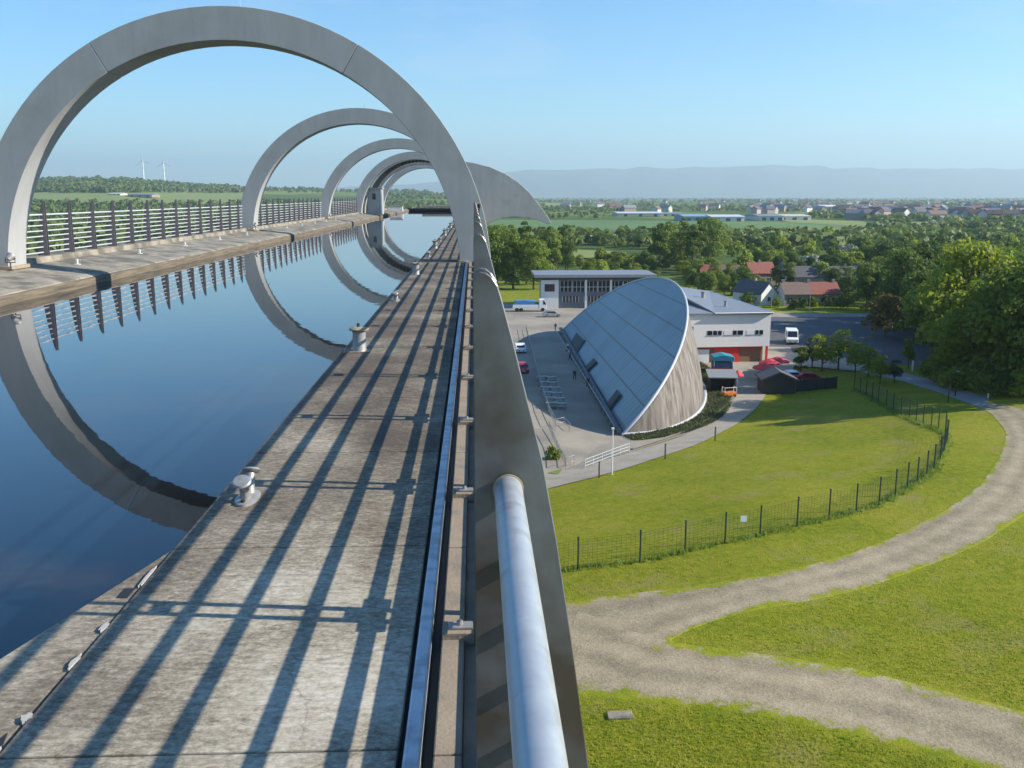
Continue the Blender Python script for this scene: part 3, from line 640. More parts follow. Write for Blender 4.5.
for i, ya in enumerate(ARCH_Y):
    t = empty('concrete_arch', (CX, ya, CZ), label='%s concrete ring arch over the canal, counted from the camera' % (['nearest and largest', 'second', 'third', 'fourth'][i]), cat='arch', group='ring arches over the canal')
    if rmesh is None:
        r_ = ring_mesh(RO, RI, AD).build('arch_ring', M['arch'], t); bm = bmesh.new(); bm.from_mesh(r_.data); bmesh.ops.remove_doubles(bm, verts=bm.verts, dist=0.0005); bm.to_mesh(r_.data); bm.free()
        r_.data.shade_smooth(); r_.data.set_sharp_from_angle(angle=R(35)); rmesh = r_; bv = r_.modifiers.new('bevel', 'BEVEL'); bv.width = 0.010; bv.segments = 2; bv.limit_method = 'ANGLE'; bv.angle_limit = R(50)
    else:
        c = rmesh.copy(); link(c, t)
    for (x0, x1, zz) in ((-13.98-CX, -12.98-CX, 0.0), (-0.46-CX, 0.56-CX, 0.0)):
        zb = (-1.99 if x0 < 0 else ZD)-CZ
        MB().box(x0, x1 if x0 < 0 else -0.285-CX, -0.07, AD+0.07, zb-0.05, zb+0.055).build('foot_plinth', M['kerb'], t, bevel=0.01)
    if i < 2:
        # thin lightning rod on top
        MB().tube([(0.35, AD/2, RO-0.02), (0.35, AD/2, RO+0.3)], 0.012, 6).build('rod', M['cast'], t)

# spotlights at the left feet
def spotlight(i, ya):
    t = empty('spotlight', (-12.86, ya-0.28, -2.03), label='small round spotlight at the left foot of the %s arch' % ORD[i], cat='spotlight', group='spotlights at the arch feet')
    MB().box(-0.05, 0.05, -0.05, 0.05, 0, 0.03).tube([(0, 0, 0.02), (0, 0, 0.22)], 0.018, 8).tube([(-0.13, 0, 0.34), (-0.13, 0, 0.22), (0.13, 0, 0.22), (0.13, 0, 0.34)], 0.014, 6).build('bracket', M['black_steel'], t)
    mt = Matrix.Translation((0, 0, 0.36)) @ Matrix.Rotation(R(-52), 4, 'X')
    MB().lathe([(0.03, -0.12), (0.075, -0.10), (0.10, 0.0), (0.125, 0.05), (0.125, 0.075), (0.108, 0.08)], n=20).xf(mt @ Matrix.Rotation(R(20), 4, 'Y')).build('lamp_body', M['cast'], t, smooth=True)
    MB().lathe([(0.105, 0.078), (0.09, 0.088), (0.02, 0.092)], n=20).xf(mt @ Matrix.Rotation(R(20), 4, 'Y')).build('lens', M['whitepaint'], t, smooth=True)
for i, ya in enumerate(ARCH_Y[:3]): spotlight(i, ya)

# ------------------------------------------------------------------ parapet railings
def post_profile(s):
    """tapered plate: straight inner edge, curved outer edge (x outward, z from the eye)"""
    o = [(0.012, -0.152), (0.024, -0.154), (0.036, -0.163), (0.047, -0.180), (0.056, -0.21), (0.080, -0.30), (0.109, -0.42), (0.141, -0.55), (0.173, -0.73), (0.206, -0.95), (0.250, -1.27), (0.29, -1.6), (0.33, -2.05), (0.345, -2.35)]
    i = [(-0.004, -2.35), (-0.004, -0.172), (0.002, -0.158)]
    return [(x*s, z) for x, z in o+i]
ZR = [-0.610]+[ZD+z for z in (1.075, 0.929, 0.788, 0.646, 0.486, 0.340, 0.2)]
def near_arch(y, m=0.45):
    return any(ya-m < y < ya+AD+m for ya in ARCH_Y)
def railing(side):
    right = side > 0
    x0 = 0.0 if right else -13.50
    label = 'steel parapet railing of tapered twin plate posts beside the walkway' if right else 'steel railing with tapered twin posts and eight silver rails on the far ledge'
    t = empty('parapet_railing', (x0, 0, ZD), label=label, cat='railing', group=None)
    mp = M['post'] if right else M['post_far']; mr_ = M['tube'] if right else M['rail_far']
    first = None; ys = []
    y = 1.94+0.065
    y = y-2*PS
    while y < 121:
        ys.append(y); y += PS
    for yy in ys:
        if near_arch(yy, 0.25): continue
        if first is None:
            mb = MB(); pf = [(x, z+H) for x, z in post_profile(side)]
            mb.prism(pf, -0.065, -0.051).prism(pf, 0.051, 0.065)
            for zc in (-0.5, -1.0, -1.5):
                mb.box(min(0.06*side, 0.1*side), max(0.06*side, 0.1*side), -0.05, 0.05, zc+H-0.02, zc+H+0.02)
            first = mb.build('post', mp, t, bevel=0.002, bseg=1); p = first
            if right:
                MB().box(0.08, 0.135, -0.16, -0.066, 0.297, 0.34).box(0.08, 0.135, 0.066, 0.18, 0.297, 0.34).box(0.085, 0.13, -0.050, 0.050, 0.30, 0.335).build('toe_clamp', mp, first)
                br = MB(); br.box(-0.15, -0.012, -0.18, -0.06, -0.03, 0.03).build('base_block', M['kerb'], first, bevel=0.004)
                MB().box(-0.125, -0.02, -0.15, -0.09, 0.032, 0.042).lathe([(0.014, 0.042), (0.014, 0.06)], (-0.075, -0.12, 0), 8).build('base_bracket', M['cast'], first, bevel=0.002)
                reg_children = [c for c in bpy.data.objects if c.parent == first]
            else: reg_children = []
            first.location = (0, yy, 0)
        else:
            p = first.copy(); link(p, t); p.location = (0, yy, 0)
            for c in reg_children:
                d = c.copy(); link(d, p)
    # rails, one per gap between arches
    segs = []; a = -3.5 if right else Y0
    for ya in ARCH_Y: segs.append((a, ya-0.3)); a = ya+AD+0.06
    segs.append((a, 121))
    for zi, z in enumerate(ZR):
        top = zi == 0
        for (a, b) in segs:
            x = (-z*0.075+0.022) if right else -(-z*0.06+0.05)
            r_ = 0.030 if top else (0.0195 if right else 0.021)
            if not right:
                z2 = ZD+0.10+(7-zi)*0.168; r_ = 0.026 if top else 0.021
            else: z2 = z
            mb = MB()
            if right and zi == 7:
                MB().box(x-0.006, x+0.006, a, b, 0.185, 0.295).build('toe_plate', mp, t); continue
            if right and top and a < 0:
                mb.tube([(x, a, z2+H), (x, 1.936, z2+H)], r_, 40)
                mb2 = MB().lathe([(0.0308, 0), (0.033, 0.002), (0.033, 0.006), (0.0308, 0.0065)], n=40).xf(Matrix.Translation((x, 1.9335, z2+H)) @ Matrix.Rotation(R(90), 4, 'X')); mb2.build('rail_collar', M['capstone'], t, smooth=True)
                mb.tube([(x, 2.07, z2+H), (x, b, z2+H)], r_, 16)
            else: mb.tube([(x, a, z2+H), (x, b, z2+H)], r_, 14 if right else 8)
            mb.build('top_rail' if top else 'rail', mr_, t, smooth=True)
railing(1); railing(-1)
# small black camera housing on the railing by the nearest arch
t = empty('camera_housing', (0.13, 25.9, -0.64), label='small black camera housing clamped on the railing beside the nearest arch', cat='camera')
MB().tube([(0, 0, 0.02), (0, 0, 0.33)], 0.02, 8).box(-0.04, 0.04, -0.03, 0.03, -0.03, 0.05).build('clamp', M['black_steel'], t)
MB().box(-0.045, 0.045, -0.12, 0.14, 0.33, 0.44).build('housing', M['dark'], t, bevel=0.03)

# ------------------------------------------------------------------ bollards and cleats along the water's edge
def bollard(loc, lab):
    t = empty('mooring_bollard', loc, 0, lab, 'bollard', 'mooring bollards on the walkway edge')
    MB().box(-0.19, 0.15, -0.12, 0.12, 0, 0.014).build('base_plate', M['rust'], t, bevel=0.004)
    MB().lathe([(0.088, 0.014), (0.082, 0.03), (0.078, 0.22), (0.082, 0.25)], n=28).build('barrel', M['cast'], t, smooth=True)
    MB().lathe([(0.08, 0.25), (0.115, 0.262), (0.12, 0.275), (0.105, 0.29), (0.05, 0.298), (0.0, 0.30)], n=28).build('cap', M['capstone'], t, smooth=True)
    MB().tube([(-0.01, 0.03, 0.297), (-0.01, 0.03, 0.34)], 0.018, 10).build('cap_bolt', M['black_steel'], t)
    return t
def cleat(loc, lab):
    t = empty('mooring_cleat', loc, 0, lab, 'cleat', 'twin horned mooring cleats on the walkway edge')
    MB().lathe([(0.072, 0), (0.072, 0.014), (0.055, 0.026), (0.03, 0.03)], n=24, sy=2.2).build('foot', M['cast'], t, smooth=True)
    mb = MB()
    for s in (-1, 1):
        mb.tube([(0, 0.05*s, 0.02), (0, 0.065*s, 0.07), (0, 0.105*s, 0.135)], [0.036, 0.03, 0.028], 14)
    mb.build('neck', M['cast'], t, smooth=True)
    for s in (-1, 1):
        mt = Matrix.Translation((0, 0.125*s, 0.15)) @ Matrix.Rotation(R(-28*s), 4, 'X')
        MB().lathe([(0.02, -0.02), (0.045, -0.012), (0.058, 0.0), (0.05, 0.012), (0.0, 0.018)], n=20).xf(mt).build('horn', M['cast'], t, smooth=True)
    mb = MB()
    for s in (-1, 1): mb.lathe([(0.014, 0.02), (0.014, 0.036)], (0, 0.125*s, 0), 6)
    mb.build('fixing_bolts', M['black_steel'], t)
ys = [5.72+5.72*k for k in range(14)]
nb = nc = 0
for k, yy in enumerate(ys):
    if near_arch(yy, 0.3): yy += 1.2
    if k % 2 == 0:
        cleat((-1.42, yy, ZD), '%s silver twin horned cleat from the camera on the walkway edge' % ORD[nc]); nc += 1
    else:
        bollard((-1.40, yy, ZD), '%s round mooring bollard from the camera on the walkway edge' % ORD[nb]); nb += 1
# little mooring brackets on the far ledge
proto = None
for k in range(12):
    yy = 24.9+k*5.7
    if proto is None:
        proto = empty('mooring_ring', (-12.5, yy, -2.12), 0, 'nearest small silver mooring ring bracket on the far ledge', 'mooring ring', 'mooring ring brackets on the far ledge')
        MB().box(-0.09, 0.09, -0.06, 0.06, 0, 0.02).box(-0.03, 0.03, -0.045, 0.045, 0.02, 0.17).build('bracket', M['whitepaint'], proto, bevel=0.006)
        ring = [(0.05+0.05*math.cos(a), 0.0, 0.11+0.06*math.sin(a)) for a in np.linspace(0, 2*math.pi, 14)]
        MB().tube(ring, 0.012, 8).build('ring', M['cast'], proto, smooth=True); reg(proto)
    else:
        copy_tree(proto, loc=(-12.5, yy, -2.12), label='%s small silver mooring ring bracket from the camera on the far ledge' % ORD[k])

# ------------------------------------------------------------------ the boat lift at the end
lift = empty('boat_lift_wheel', (CX, 124, -3), label='grey rotating boat lift with a hooked arm beyond the last arch', cat='boat lift')
def lp(mb, name, m, **k):
    mb.v = [(x-CX, y-124, z+3) for x, y, z in mb.v]; return mb.build(name, m, lift, **k)
def ring_at(ro, ri, y0, d, a0=0, a1=360, n=72):
    mb = MB()
    for i in range(n):
        t0 = R(a0+(a1-a0)*i/n); t1 = R(a0+(a1-a0)*(i+1)/n); vs = []
        for t in (t0, t1):
            for r_, y_ in ((ri, y0), (ro, y0), (ro, y0+d), (ri, y0+d)): vs.append((CX+r_*math.cos(t), y_, CZ+r_*math.sin(t)))
        fs = [(0, 1, 5, 4), (1, 2, 6, 5), (2, 3, 7, 6), (3, 0, 4, 7)]
        if a1-a0 < 360 and i == 0: fs.append((0, 3, 2, 1))
        if a1-a0 < 360 and i == n-1: fs.append((4, 5, 6, 7))
        mb.add(vs, fs)
    return mb
lp(ring_at(6.9, 6.45, 117, 8, 0, 180), 'barrel', M['arch'], smooth=True)
lp(ring_at(7.0, 6.2, 126, 1.0), 'inner_ring', M['arch'], smooth=True)
# rungs along the inside of the barrel
mb = MB()
for a in np.linspace(52, 128, 20):
    t = R(a); r_ = 6.41; mb.tube([(CX+r_*math.cos(t), 118.2, CZ+r_*math.sin(t)), (CX+(r_-0.16)*math.cos(t), 118.3, CZ+(r_-0.16)*math.sin(t)), (CX+(r_-0.16)*math.cos(t), 119.2, CZ+(r_-0.16)*math.sin(t)), (CX+r_*math.cos(t), 119.3, CZ+r_*math.sin(t))], 0.05, 5)
lp(mb, 'rungs', M['black_steel'])
# arm plate with its curved hook, pierced by the round opening
YA = 136.5
outer = [at(px, py, YA) for px, py in [(462, 161), (475, 163), (490, 167), (505, 173.5), (518, 182), (530, 193), (541, 207), (548, 217), (551.5, 223)]]
inner = [at(px, py, YA) for px, py in [(549, 224.5), (540, 221), (528, 217.5), (515, 216.5), (502, 218), (492, 222), (484, 228), (478, 238)]]
arm = [(p.x, p.z) for p in outer+inner]
lead = arm[0]
circ = [(CX+6.0*math.cos(R(a)), CZ+6.0*math.sin(R(a))) for a in np.linspace(-60, 118, 40)]
topo = [(CX+7.3*math.cos(R(a)), CZ+7.3*math.sin(R(a))) for a in np.linspace(118, 62, 16)]
poly = circ+topo+[p for p in arm if p[0] > topo[-1][0]+0.2]+[(1.6, -9.5)]
def poly_prism(pts, y0, y1, name, m):
    bm = bmesh.new(); vs = [bm.verts.new((x-CX, y0-124, z+3)) for x, z in pts]; f = bm.faces.new(vs)
    r = bmesh.ops.extrude_face_region(bm, geom=[f]); bmesh.ops.translate(bm, verts=[g for g in r['geom'] if isinstance(g, bmesh.types.BMVert)], vec=(0, y1-y0, 0))
    bmesh.ops.triangulate(bm, faces=[f for f in bm.faces if len(f.verts) > 4]); bmesh.ops.recalc_face_normals(bm, faces=bm.faces)
    me = bpy.data.meshes.new(name); bm.to_mesh(me); bm.free(); me.materials.append(m); o = bpy.data.objects.new(name, me); link(o, lift)
    b = o.modifiers.new('bevel', 'BEVEL'); b.width = 0.05; b.segments = 2; b.limit_method = 'ANGLE'; b.angle_limit = R(50); return o
poly_prism(poly, YA, YA+1.4, 'hooked_arm', M['arch'])
circ2 = [(CX+6.0*math.cos(R(a)), CZ+6.0*math.sin(R(a))) for a in np.linspace(118, 300, 40)]
topo2 = [(CX+6.8*math.cos(R(a)), CZ+6.8*math.sin(R(a))) for a in np.linspace(300, 118, 40)]
poly_prism(circ2+topo2, YA, YA+1.4, 'rear_arm', M['arch'])
# lock gate across the end of the trough
gt = empty('lock_gate', (CX, 165.2, -3), label='dark steel gate closing the far end of the water', cat='gate')
MB().box(-4.5, 5.15, -0.1, 0.15, 0.0, 0.62).build('gate_leaf', M['black_steel'], gt, bevel=0.02)
MB().box(-4.5, 5.15, -0.3, 0.3, 0.625, 0.95).build('gate_beam', M['dark'], gt, bevel=0.02)
MB().box(-2.2, 6.5, 1.2, 2.2, 1.0, 1.4).build('walk_platform', M['concrete_ground'], gt, bevel=0.03)
# control cabin on the ledge
cb = empty('control_cabin', (-11.7, 115.4, -2.15), label='small white control cabin with one dark window on the far ledge', cat='cabin')
MB().box(-0.85, 0.85, -0.9, 1.3, 0, 2.95).build('cabin_wall', M['arch'], cb, bevel=0.02)
MB().box(-0.95, 0.95, -1.0, 1.4, 2.955, 3.1).build('cabin_roof', M['arch'], cb, bevel=0.02)
MB().box(-0.25, 0.12, -0.93, -0.9, 1.75, 2.45).build('window', M['glass'], cb)
MB().box(0.72, 0.86, -0.92, -0.9, 0, 2.94).build('corner_strip', M['whitepaint'], cb)
t = empty('low_wall', (-12.0, 150, -2.35), label='low pale concrete wall at the left end of the lock gate', cat='wall')
MB().box(-1.0, 1.0, -0.4, 0.4, 0, 0.8).build('wall_block', M['white'], t, bevel=0.05); MB().box(-1.08, 1.08, -0.48, 0.48, 0.805, 0.92).build('coping', M['concrete_ground'], t, bevel=0.03)
exec_marker = 0
#PART2
# ------------------------------------------------------------------ visitor centre: half round building under one tilted blue roof
VA = np.array([16.69, 104.72]); VB = np.array([17.73, 190.7]); VBUL, VH, VZ, VLEAN = 13.32, 13.79, -26.8, 3.21
VC = (VA+VB)/2; VU = (VA-VB)/2; VN = np.array([VU[1], -VU[0]])/np.hypot(*VU)
if VN[0] < 0: VN = -VN
def rim(t, inset=0.0):
    P = VC+math.cos(t)*VU*(1-inset/43)+(VBUL-inset)*math.sin(t)*VN; return (P[0], P[1], VZ+VH*(VBUL-inset)/VBUL*math.sin(t))
def foot(t):
    P = VC+math.cos(t)*VU+(VBUL+VLEAN)*math.sin(t)*VN; return (P[0], P[1], -27.05)
ts = np.linspace(0, math.pi, 73)
vc = empty('visitor_centre', (VC[0], VC[1], -27), label='half round visitor building with one tilted blue grey roof and timber wall', cat='building')
def vp(mb, name, m, par=vc, **k):
    mb.v = [(x-VC[0], y-VC[1], z+27) for x, y, z in mb.v]; return mb.build(name, m, par, **k)
mb = MB(); top = [rim(t) for t in ts]; n = len(top)
mb.add([(x, y, z+0.02) for x, y, z in top]+[(x, y, z-0.5) for x, y, z in top], [tuple(range(n)), tuple(range(2*n-1, n-1, -1))]+[(i, i+1, n+i+1, n+i) for i in range(n-1)]+[(n-1, 0, n, 2*n-1)])
vp(mb, 'roof', M['roof_blue'])
mb = MB(); A_ = [rim(t) for t in ts]; B_ = [foot(t) for t in ts]; rows = 10
for k in range(rows+1):
    q = k/rows; bul = math.sin(q*math.pi)*0.35
    for (a, b, t) in zip(A_, B_, ts):
        mb.v.append((a[0]*(1-q)+b[0]*q+VN[0]*bul*math.sin(t), a[1]*(1-q)+b[1]*q, (a[2]-0.3)*(1-q)+b[2]*q))
for k in range(rows):
    for i in range(n-1): q = k*n+i; mb.f.append((q, q+1, q+n+1, q+n))
w_ = vp(mb, 'timber_wall', M['larch'], smooth=True); sol = w_.modifiers.new('solid', 'SOLIDIFY'); sol.thickness = 0.25
mb = MB(); mb.tube([(x, y, z+0.05) for x, y, z in [rim(t) for t in np.linspace(0.0, math.pi, 90)]], 0.17, 8); vp(mb, 'rim_trim', M['pale_trim'], smooth=True)
mb = MB(); mb.tube([(x+VN[0]*0.15*math.sin(t), y, z+0.35) for (x, y, z), t in [(foot(t), t) for t in np.linspace(0.0, 2.2, 70)]], 0.22, 6); vp(mb, 'base_kerb', M['pale_trim'])
d_ = -VU/np.hypot(*VU)
mb = MB(); mb.tube([(VA[0]-0.3, VA[1], VZ+0.45), (VB[0]-0.3, VB[1], VZ+0.45)], 0.28, 8); vp(mb, 'eaves_gutter', M['clad_dark'])
mb = MB()
for k in range(28):
    q = (k+0.5)/28; P = VA*(1-q)+VB*q; mb.box(P[0]-0.85, P[0]-0.72, P[1]-0.06, P[1]+0.06, -27, -25.9)
mb.box(VA[0]-0.84, VA[0]-0.74, VA[1]+1, VB[1]-2, -25.95, -25.85); vp(mb, 'front_rail', M['steel'])
def on_roof(px, py, lift):
    # intersection of a view ray with the roof plane
    dx, dy, dz = ray(px, py); s = VH/VBUL
    # z = VZ + s*((P-VA).VN)
    k = (VZ-s*(VA @ VN))/(dz-s*(dx*VN[0]+dy*VN[1])); P = Vector((dx*k, dy*k, dz*k))
    nn = Vector((-s*VN[0], -s*VN[1], 1)).normalized(); return P+nn*lift
for q in ([(568, 349), (577.5, 333), (585.5, 341), (576, 355)], [(584.5, 369.5), (595, 359), (598, 363), (587.5, 373)], [(606, 407), (618.5, 390.5), (622.5, 396), (610, 411)]):
    lo = [on_roof(a, b, -0.1) for a, b in q]; hi = [on_roof(a, b, 0.28) for a, b in q]
    mb = MB(); mb.add(lo+hi, [(0, 1, 2, 3), (4, 5, 6, 7), (0, 1, 5, 4), (1, 2, 6, 5), (2, 3, 7, 6), (3, 0, 4, 7)]); dm = vp(mb, 'dormer', M['clad_dark'])
    cc = sum(hi, Vector())/4; hi2 = [cc+(p-cc)*0.86+Vector((0, 0, 0.02)) for p in hi]; hi3 = [p+Vector((0, 0, 0.06)) for p in hi2]
    mb = MB(); mb.add(hi2+hi3, [(0, 1, 2, 3), (4, 5, 6, 7), (0, 1, 5, 4), (1, 2, 6, 5), (2, 3, 7, 6), (3, 0, 4, 7)]); vp(mb, 'dormer_opening', M['dark'], dm)

# ------------------------------------------------------------------ white building behind
t = empty('white_workshop_building', (44, 152.5, -27), R(4), label='white rendered building with a strip of small windows above a red door', cat='building')
x1 = 4.4; x0 = -14
MB().box(x0, x1, 0.0, 33, 2.75, 8.1).build('upper_wall', mat('bright_white_render', (0.84, 0.82, 0.77), 0.6, var=(0.80, 0.77, 0.72), vscale=0.8), t, bevel=0.03)
MB().box(x0, x1-0.9, 0.6, 32.5, 0.0, 2.745).build('lower_wall', M['timber'], t)
MB().box(-8.6, -5.6, 0.45, 0.595, 0.05, 2.3).build('white_panel', M['whitepaint'], t)
MB().box(-5.3, -1.5, 0.42, 0.595, 0.02, 2.65).box(-3.42, -3.38, 0.40, 0.425, 0.05, 2.6).build('door', M['redpaint'], t, label='') if False else MB().box(-4.8, -0.6, 0.42, 0.595, 0.02, 2.5).build('door', M['redpaint'], t)
MB().box(-9.2, x1-0.95, 0.50, 0.595, 2.52, 2.74).build('red_lintel', M['redpaint'], t)
MB().box(x1-0.5, x1-0.2, 0.1, 0.4, 0, 2.74).build('corner_column', M['redpaint'], t)
# monopitch roof rising away from the camera
mb = MB(); mb.add([(-5.2, -0.5, 8.12), (4.55, -0.5, 8.12), (4.55, 33.5, 8.3), (-5.2, 33.5, 9.7), (-5.2, -0.5, 8.42), (4.55, -0.5, 8.42), (4.55, 33.5, 8.6), (-5.2, 33.5, 10.0)],
              [(0, 1, 2, 3), (4, 5, 6, 7), (0, 1, 5, 4), (1, 2, 6, 5), (2, 3, 7, 6), (3, 0, 4, 7)]); rf = mb.build('roof', M['grey_roof'], t)
mb = MB(); mb.tube([(4.6, -0.55, 8.36), (4.6, 33.5, 8.55)], 0.13, 6).tube([(4.6, -0.55, 8.36), (-5.25, -0.55, 8.36)], 0.10, 6); mb.build('roof_edge', M['whitepaint'], rf)
mb = MB(); mb.add([(-5.1, 0.2, 8.1), (-5.1, 33, 8.1), (-5.1, 33, 9.65), (-4.9, 0.2, 8.1), (-4.9, 33, 8.1), (-4.9, 33, 9.65)], [(0, 1, 2), (3, 4, 5), (0, 1, 4, 3), (1, 2, 5, 4), (2, 0, 3, 5)]).build('clerestory_wall', M['clad_dark'], t)  # dark colour stands in for the shade on this inner roof face
MB().box(x0, -5.3, -0.3, 33, 8.1, 8.35).build('lower_roof', M['grey_roof'], t)
mb = MB().lathe([(0.35, 0), (0.35, 1.1), (0.5, 1.15), (0.5, 1.35)], (-0.8, 20, 8.5), 12); mb.build('roof_vent', M['cast'], rf)
mb = MB().lathe([(0.25, 0), (0.25, 1.0), (0.35, 1.05), (0.35, 1.2)], (-0.6, 8, 8.3), 12); mb.build('roof_vent', M['cast'], rf)
for k, (a, b, lt) in enumerate([(-7.3, -6.5, 0), (-6.3, -5.7, 0), (-5.5, -4.9, 0), (-4.5, -3.2, 1), (-3.0, -2.4, 0), (-2.2, -1.3, 0), (-0.7, 0.5, 1), (0.8, 1.3, 0), (1.5, 2.1, 0)]):
    a += 1.1; b += 1.1
    wn = MB().box(a, b, -0.04, -0.002, 4.75, 5.45).build('window', M['glass'] if not lt else M['whitepaint'], t)
    MB().box(a-0.05, b+0.05, -0.09, -0.002, 4.68, 4.745).build('sill', M['cast'], wn)
MB().box(-9.3, -8.65, -0.3, 0.4, 3.4, 6.2).build('side_sign', M['clad_dark'], t)

# ------------------------------------------------------------------ office block at the back
t = empty('office_block', (29, 231, -27), label='long two storey office with dark cladding, glass bands and overhanging flat roof', cat='building')
MB().box(-12.4, 13.6, 0, 12, 0, 7.2).build('wall', mat('blue_grey_office_cladding', (0.11, 0.13, 0.165), 0.5, 0.1, var=(0.14, 0.16, 0.19), vscale=2), t)
MB().box(-14.6, 15.2, -1.6, 13, 7.6, 8.35).build('roof', M['grey_roof'], t, bevel=0.05)
MB().box(-14.2, 14.8, -1.2, 12.6, 7.22, 7.6).build('roof_fascia', M['shed'], t)
MB().box(-12.8, -8.6, -0.5, 3, 0, 7.0).build('entrance_bay', M['white'], t)
MB().box(-12.0, -9.6, -0.56, -0.5, 4.2, 6.0).build('bay_window', M['glass'], t)
for k in range(7):
    xx = -8.2+k*3.1
    wn = MB().box(xx, xx+2.9, -0.06, -0.002, 4.1, 6.6).build('window', M['glass'], t)
    mb = MB()
    for j in range(4): mb.box(xx+j*0.95-0.04, xx+j*0.95+0.04, -0.10, -0.062, 4.1, 6.6)
    mb.box(xx, xx+2.9, -0.095, -0.065, 5.2, 5.28).build('mullions', M['whitepaint'], wn)
for xx in (-1.9, 4.2, 10.4): MB().box(xx-0.25, xx+0.25, -0.35, -0.11, 0, 7.0).build('column', M['whitepaint'], t)
for k in range(4):
    xx = -7.6+k*5.3
    wn = MB().box(xx, xx+4.2, -0.06, -0.002, 1.6, 3.0).build('window', M['glass'], t)
    mb = MB()
    for j in range(6): mb.box(xx+j*0.8-0.05, xx+j*0.8+0.05, -0.10, -0.062, 1.6, 3.0)
    mb.build('mullions', M['whitepaint'], wn)

# ------------------------------------------------------------------ houses
def house(loc, rz, W, D, hw, hr, wallm, roofm, label, group=None, roof2=None, chim=1, win=3, gable_white=False, name='house', porch=False):
    """ridge along local x; origin at the middle of the footprint"""
    t = empty(name, loc, rz, label, 'house', group)
    mb = MB(); pts = [(-D/2, 0), (D/2, 0), (D/2, hw), (0, hw+hr), (-D/2, hw)]
    mb.prism(pts, -W/2, W/2, 'x'); mb.build('wall', wallm, t)
    def roof_part(xa, xb, m):
        o = 0.35; s = hr/(D/2); mb = MB()
        for sg in (-1, 1):
            a = (sg*(D/2+o), hw-o*s+0.05); b = (0, hw+hr+0.05)
            mb.add([(xa, a[0], a[1]), (xb, a[0], a[1]), (xb, b[0], b[1]), (xa, b[0], b[1]), (xa, a[0], a[1]+0.22), (xb, a[0], a[1]+0.22), (xb, b[0], b[1]+0.22), (xa, b[0], b[1]+0.22)],
                   [(0, 1, 2, 3), (4, 5, 6, 7), (0, 1, 5, 4), (1, 2, 6, 5), (2, 3, 7, 6), (3, 0, 4, 7)])
        return mb.build('roof', m, t)
    rf = roof_part(-W/2-0.3, 0.0 if roof2 else W/2+0.3, roofm)
    if roof2: roof_part(0.01, W/2+0.3, roof2)
    for k in range(chim):
        xx = 0 if chim == 1 else (-W/2+0.6+(W-1.2)*k/(chim-1))
        MB().box(xx-0.35, xx+0.35, -0.3, 0.3, hw+hr-0.4, hw+hr+0.9).build('chimney', M['stone'], rf)
    for k in range(win):
        xx = -W/2+W*(k+0.5)/win
        wn = MB().box(xx-0.55, xx+0.55, -D/2-0.05, -D/2-0.002, 0.9, 2.1).build('window', M['glass'], t)
        MB().box(xx-0.62, xx+0.62, -D/2-0.09, -D/2-0.002, 0.80, 0.895).box(xx-0.04, xx+0.04, -D/2-0.08, -D/2-0.052, 0.9, 2.1).build('frame', M['whitepaint'], wn)
    if win: MB().box(-W/2+W/win-0.45, -W/2+W/win+0.45, -D/2-0.06, -D/2-0.002, 0.02, 2.05).build('door', M['timber'], t)
    if gable_white:
        for sx in (-1, 1):
            MB().prism([(-D/2, 0), (D/2, 0), (D/2, hw), (0, hw+hr), (-D/2, hw)], sx*W/2, sx*(W/2+0.04), 'x').build('gable_render', M['white'], t)
            wn = MB().box(min(sx*(W/2+0.045), sx*(W/2+0.09)), max(sx*(W/2+0.045), sx*(W/2+0.09)), -0.5, 0.5, 1.0, 2.1).build('window', M['glass'], t)
    return t
g = G(811, 306); house((g[0], g[1]+3, g[2]), R(2), 14.2, 6.5, 3.0, 2.5, M['stone'], M['brown_tile'], 'terrace with half brown and half red tiled roof beyond the car park', roof2=M['red_tile'], gable_white=True, win=5, chim=3)
g = G(762, 305.5); house((g[0]-0.5, g[1]+5, g[2]), R(118), 10, 5.4, 3.0, 2.6, M['white'], M['slate'], 'white gabled cottage with dark slate roof beside the terrace', win=0, gable_white=True)
g = G(722, 284); house((g[0], g[1]+4, g[2]), R(-8), 12, 8, 2.9, 2.6, M['stone'], M['red_tile'], 'low house with orange red tiled roof half hidden by trees', roof2=M['brown_tile'], win=4)
g = G(762, 285); house((g[0], g[1]+4, g[2]), R(6), 8, 7, 3.6, 3.0, M['stone'], M['red_tile'], 'brick house with red roof behind the white cottage', win=2)
g = G(782, 285); house((g[0]+2, g[1]+7, g[2]), R(80), 8, 6, 3.2, 2.6, M['stone'], M['slate'], 'stone house with slate roof between the red roofs', win=0, gable_white=True)
g = G(836, 288); house((g[0], g[1]+4, g[2]), R(-4), 24, 7, 3.2, 2.8, M['stone'], M['slate'], 'long dark slate terrace behind the trees', win=6, chim=4)
g = G(868, 288); house((g[0], g[1]+2, g[2]), R(122), 8, 5.5, 3.6, 3.0, M['white'], M['slate'], 'small white gable end showing among dark trees', win=0, gable_white=True)

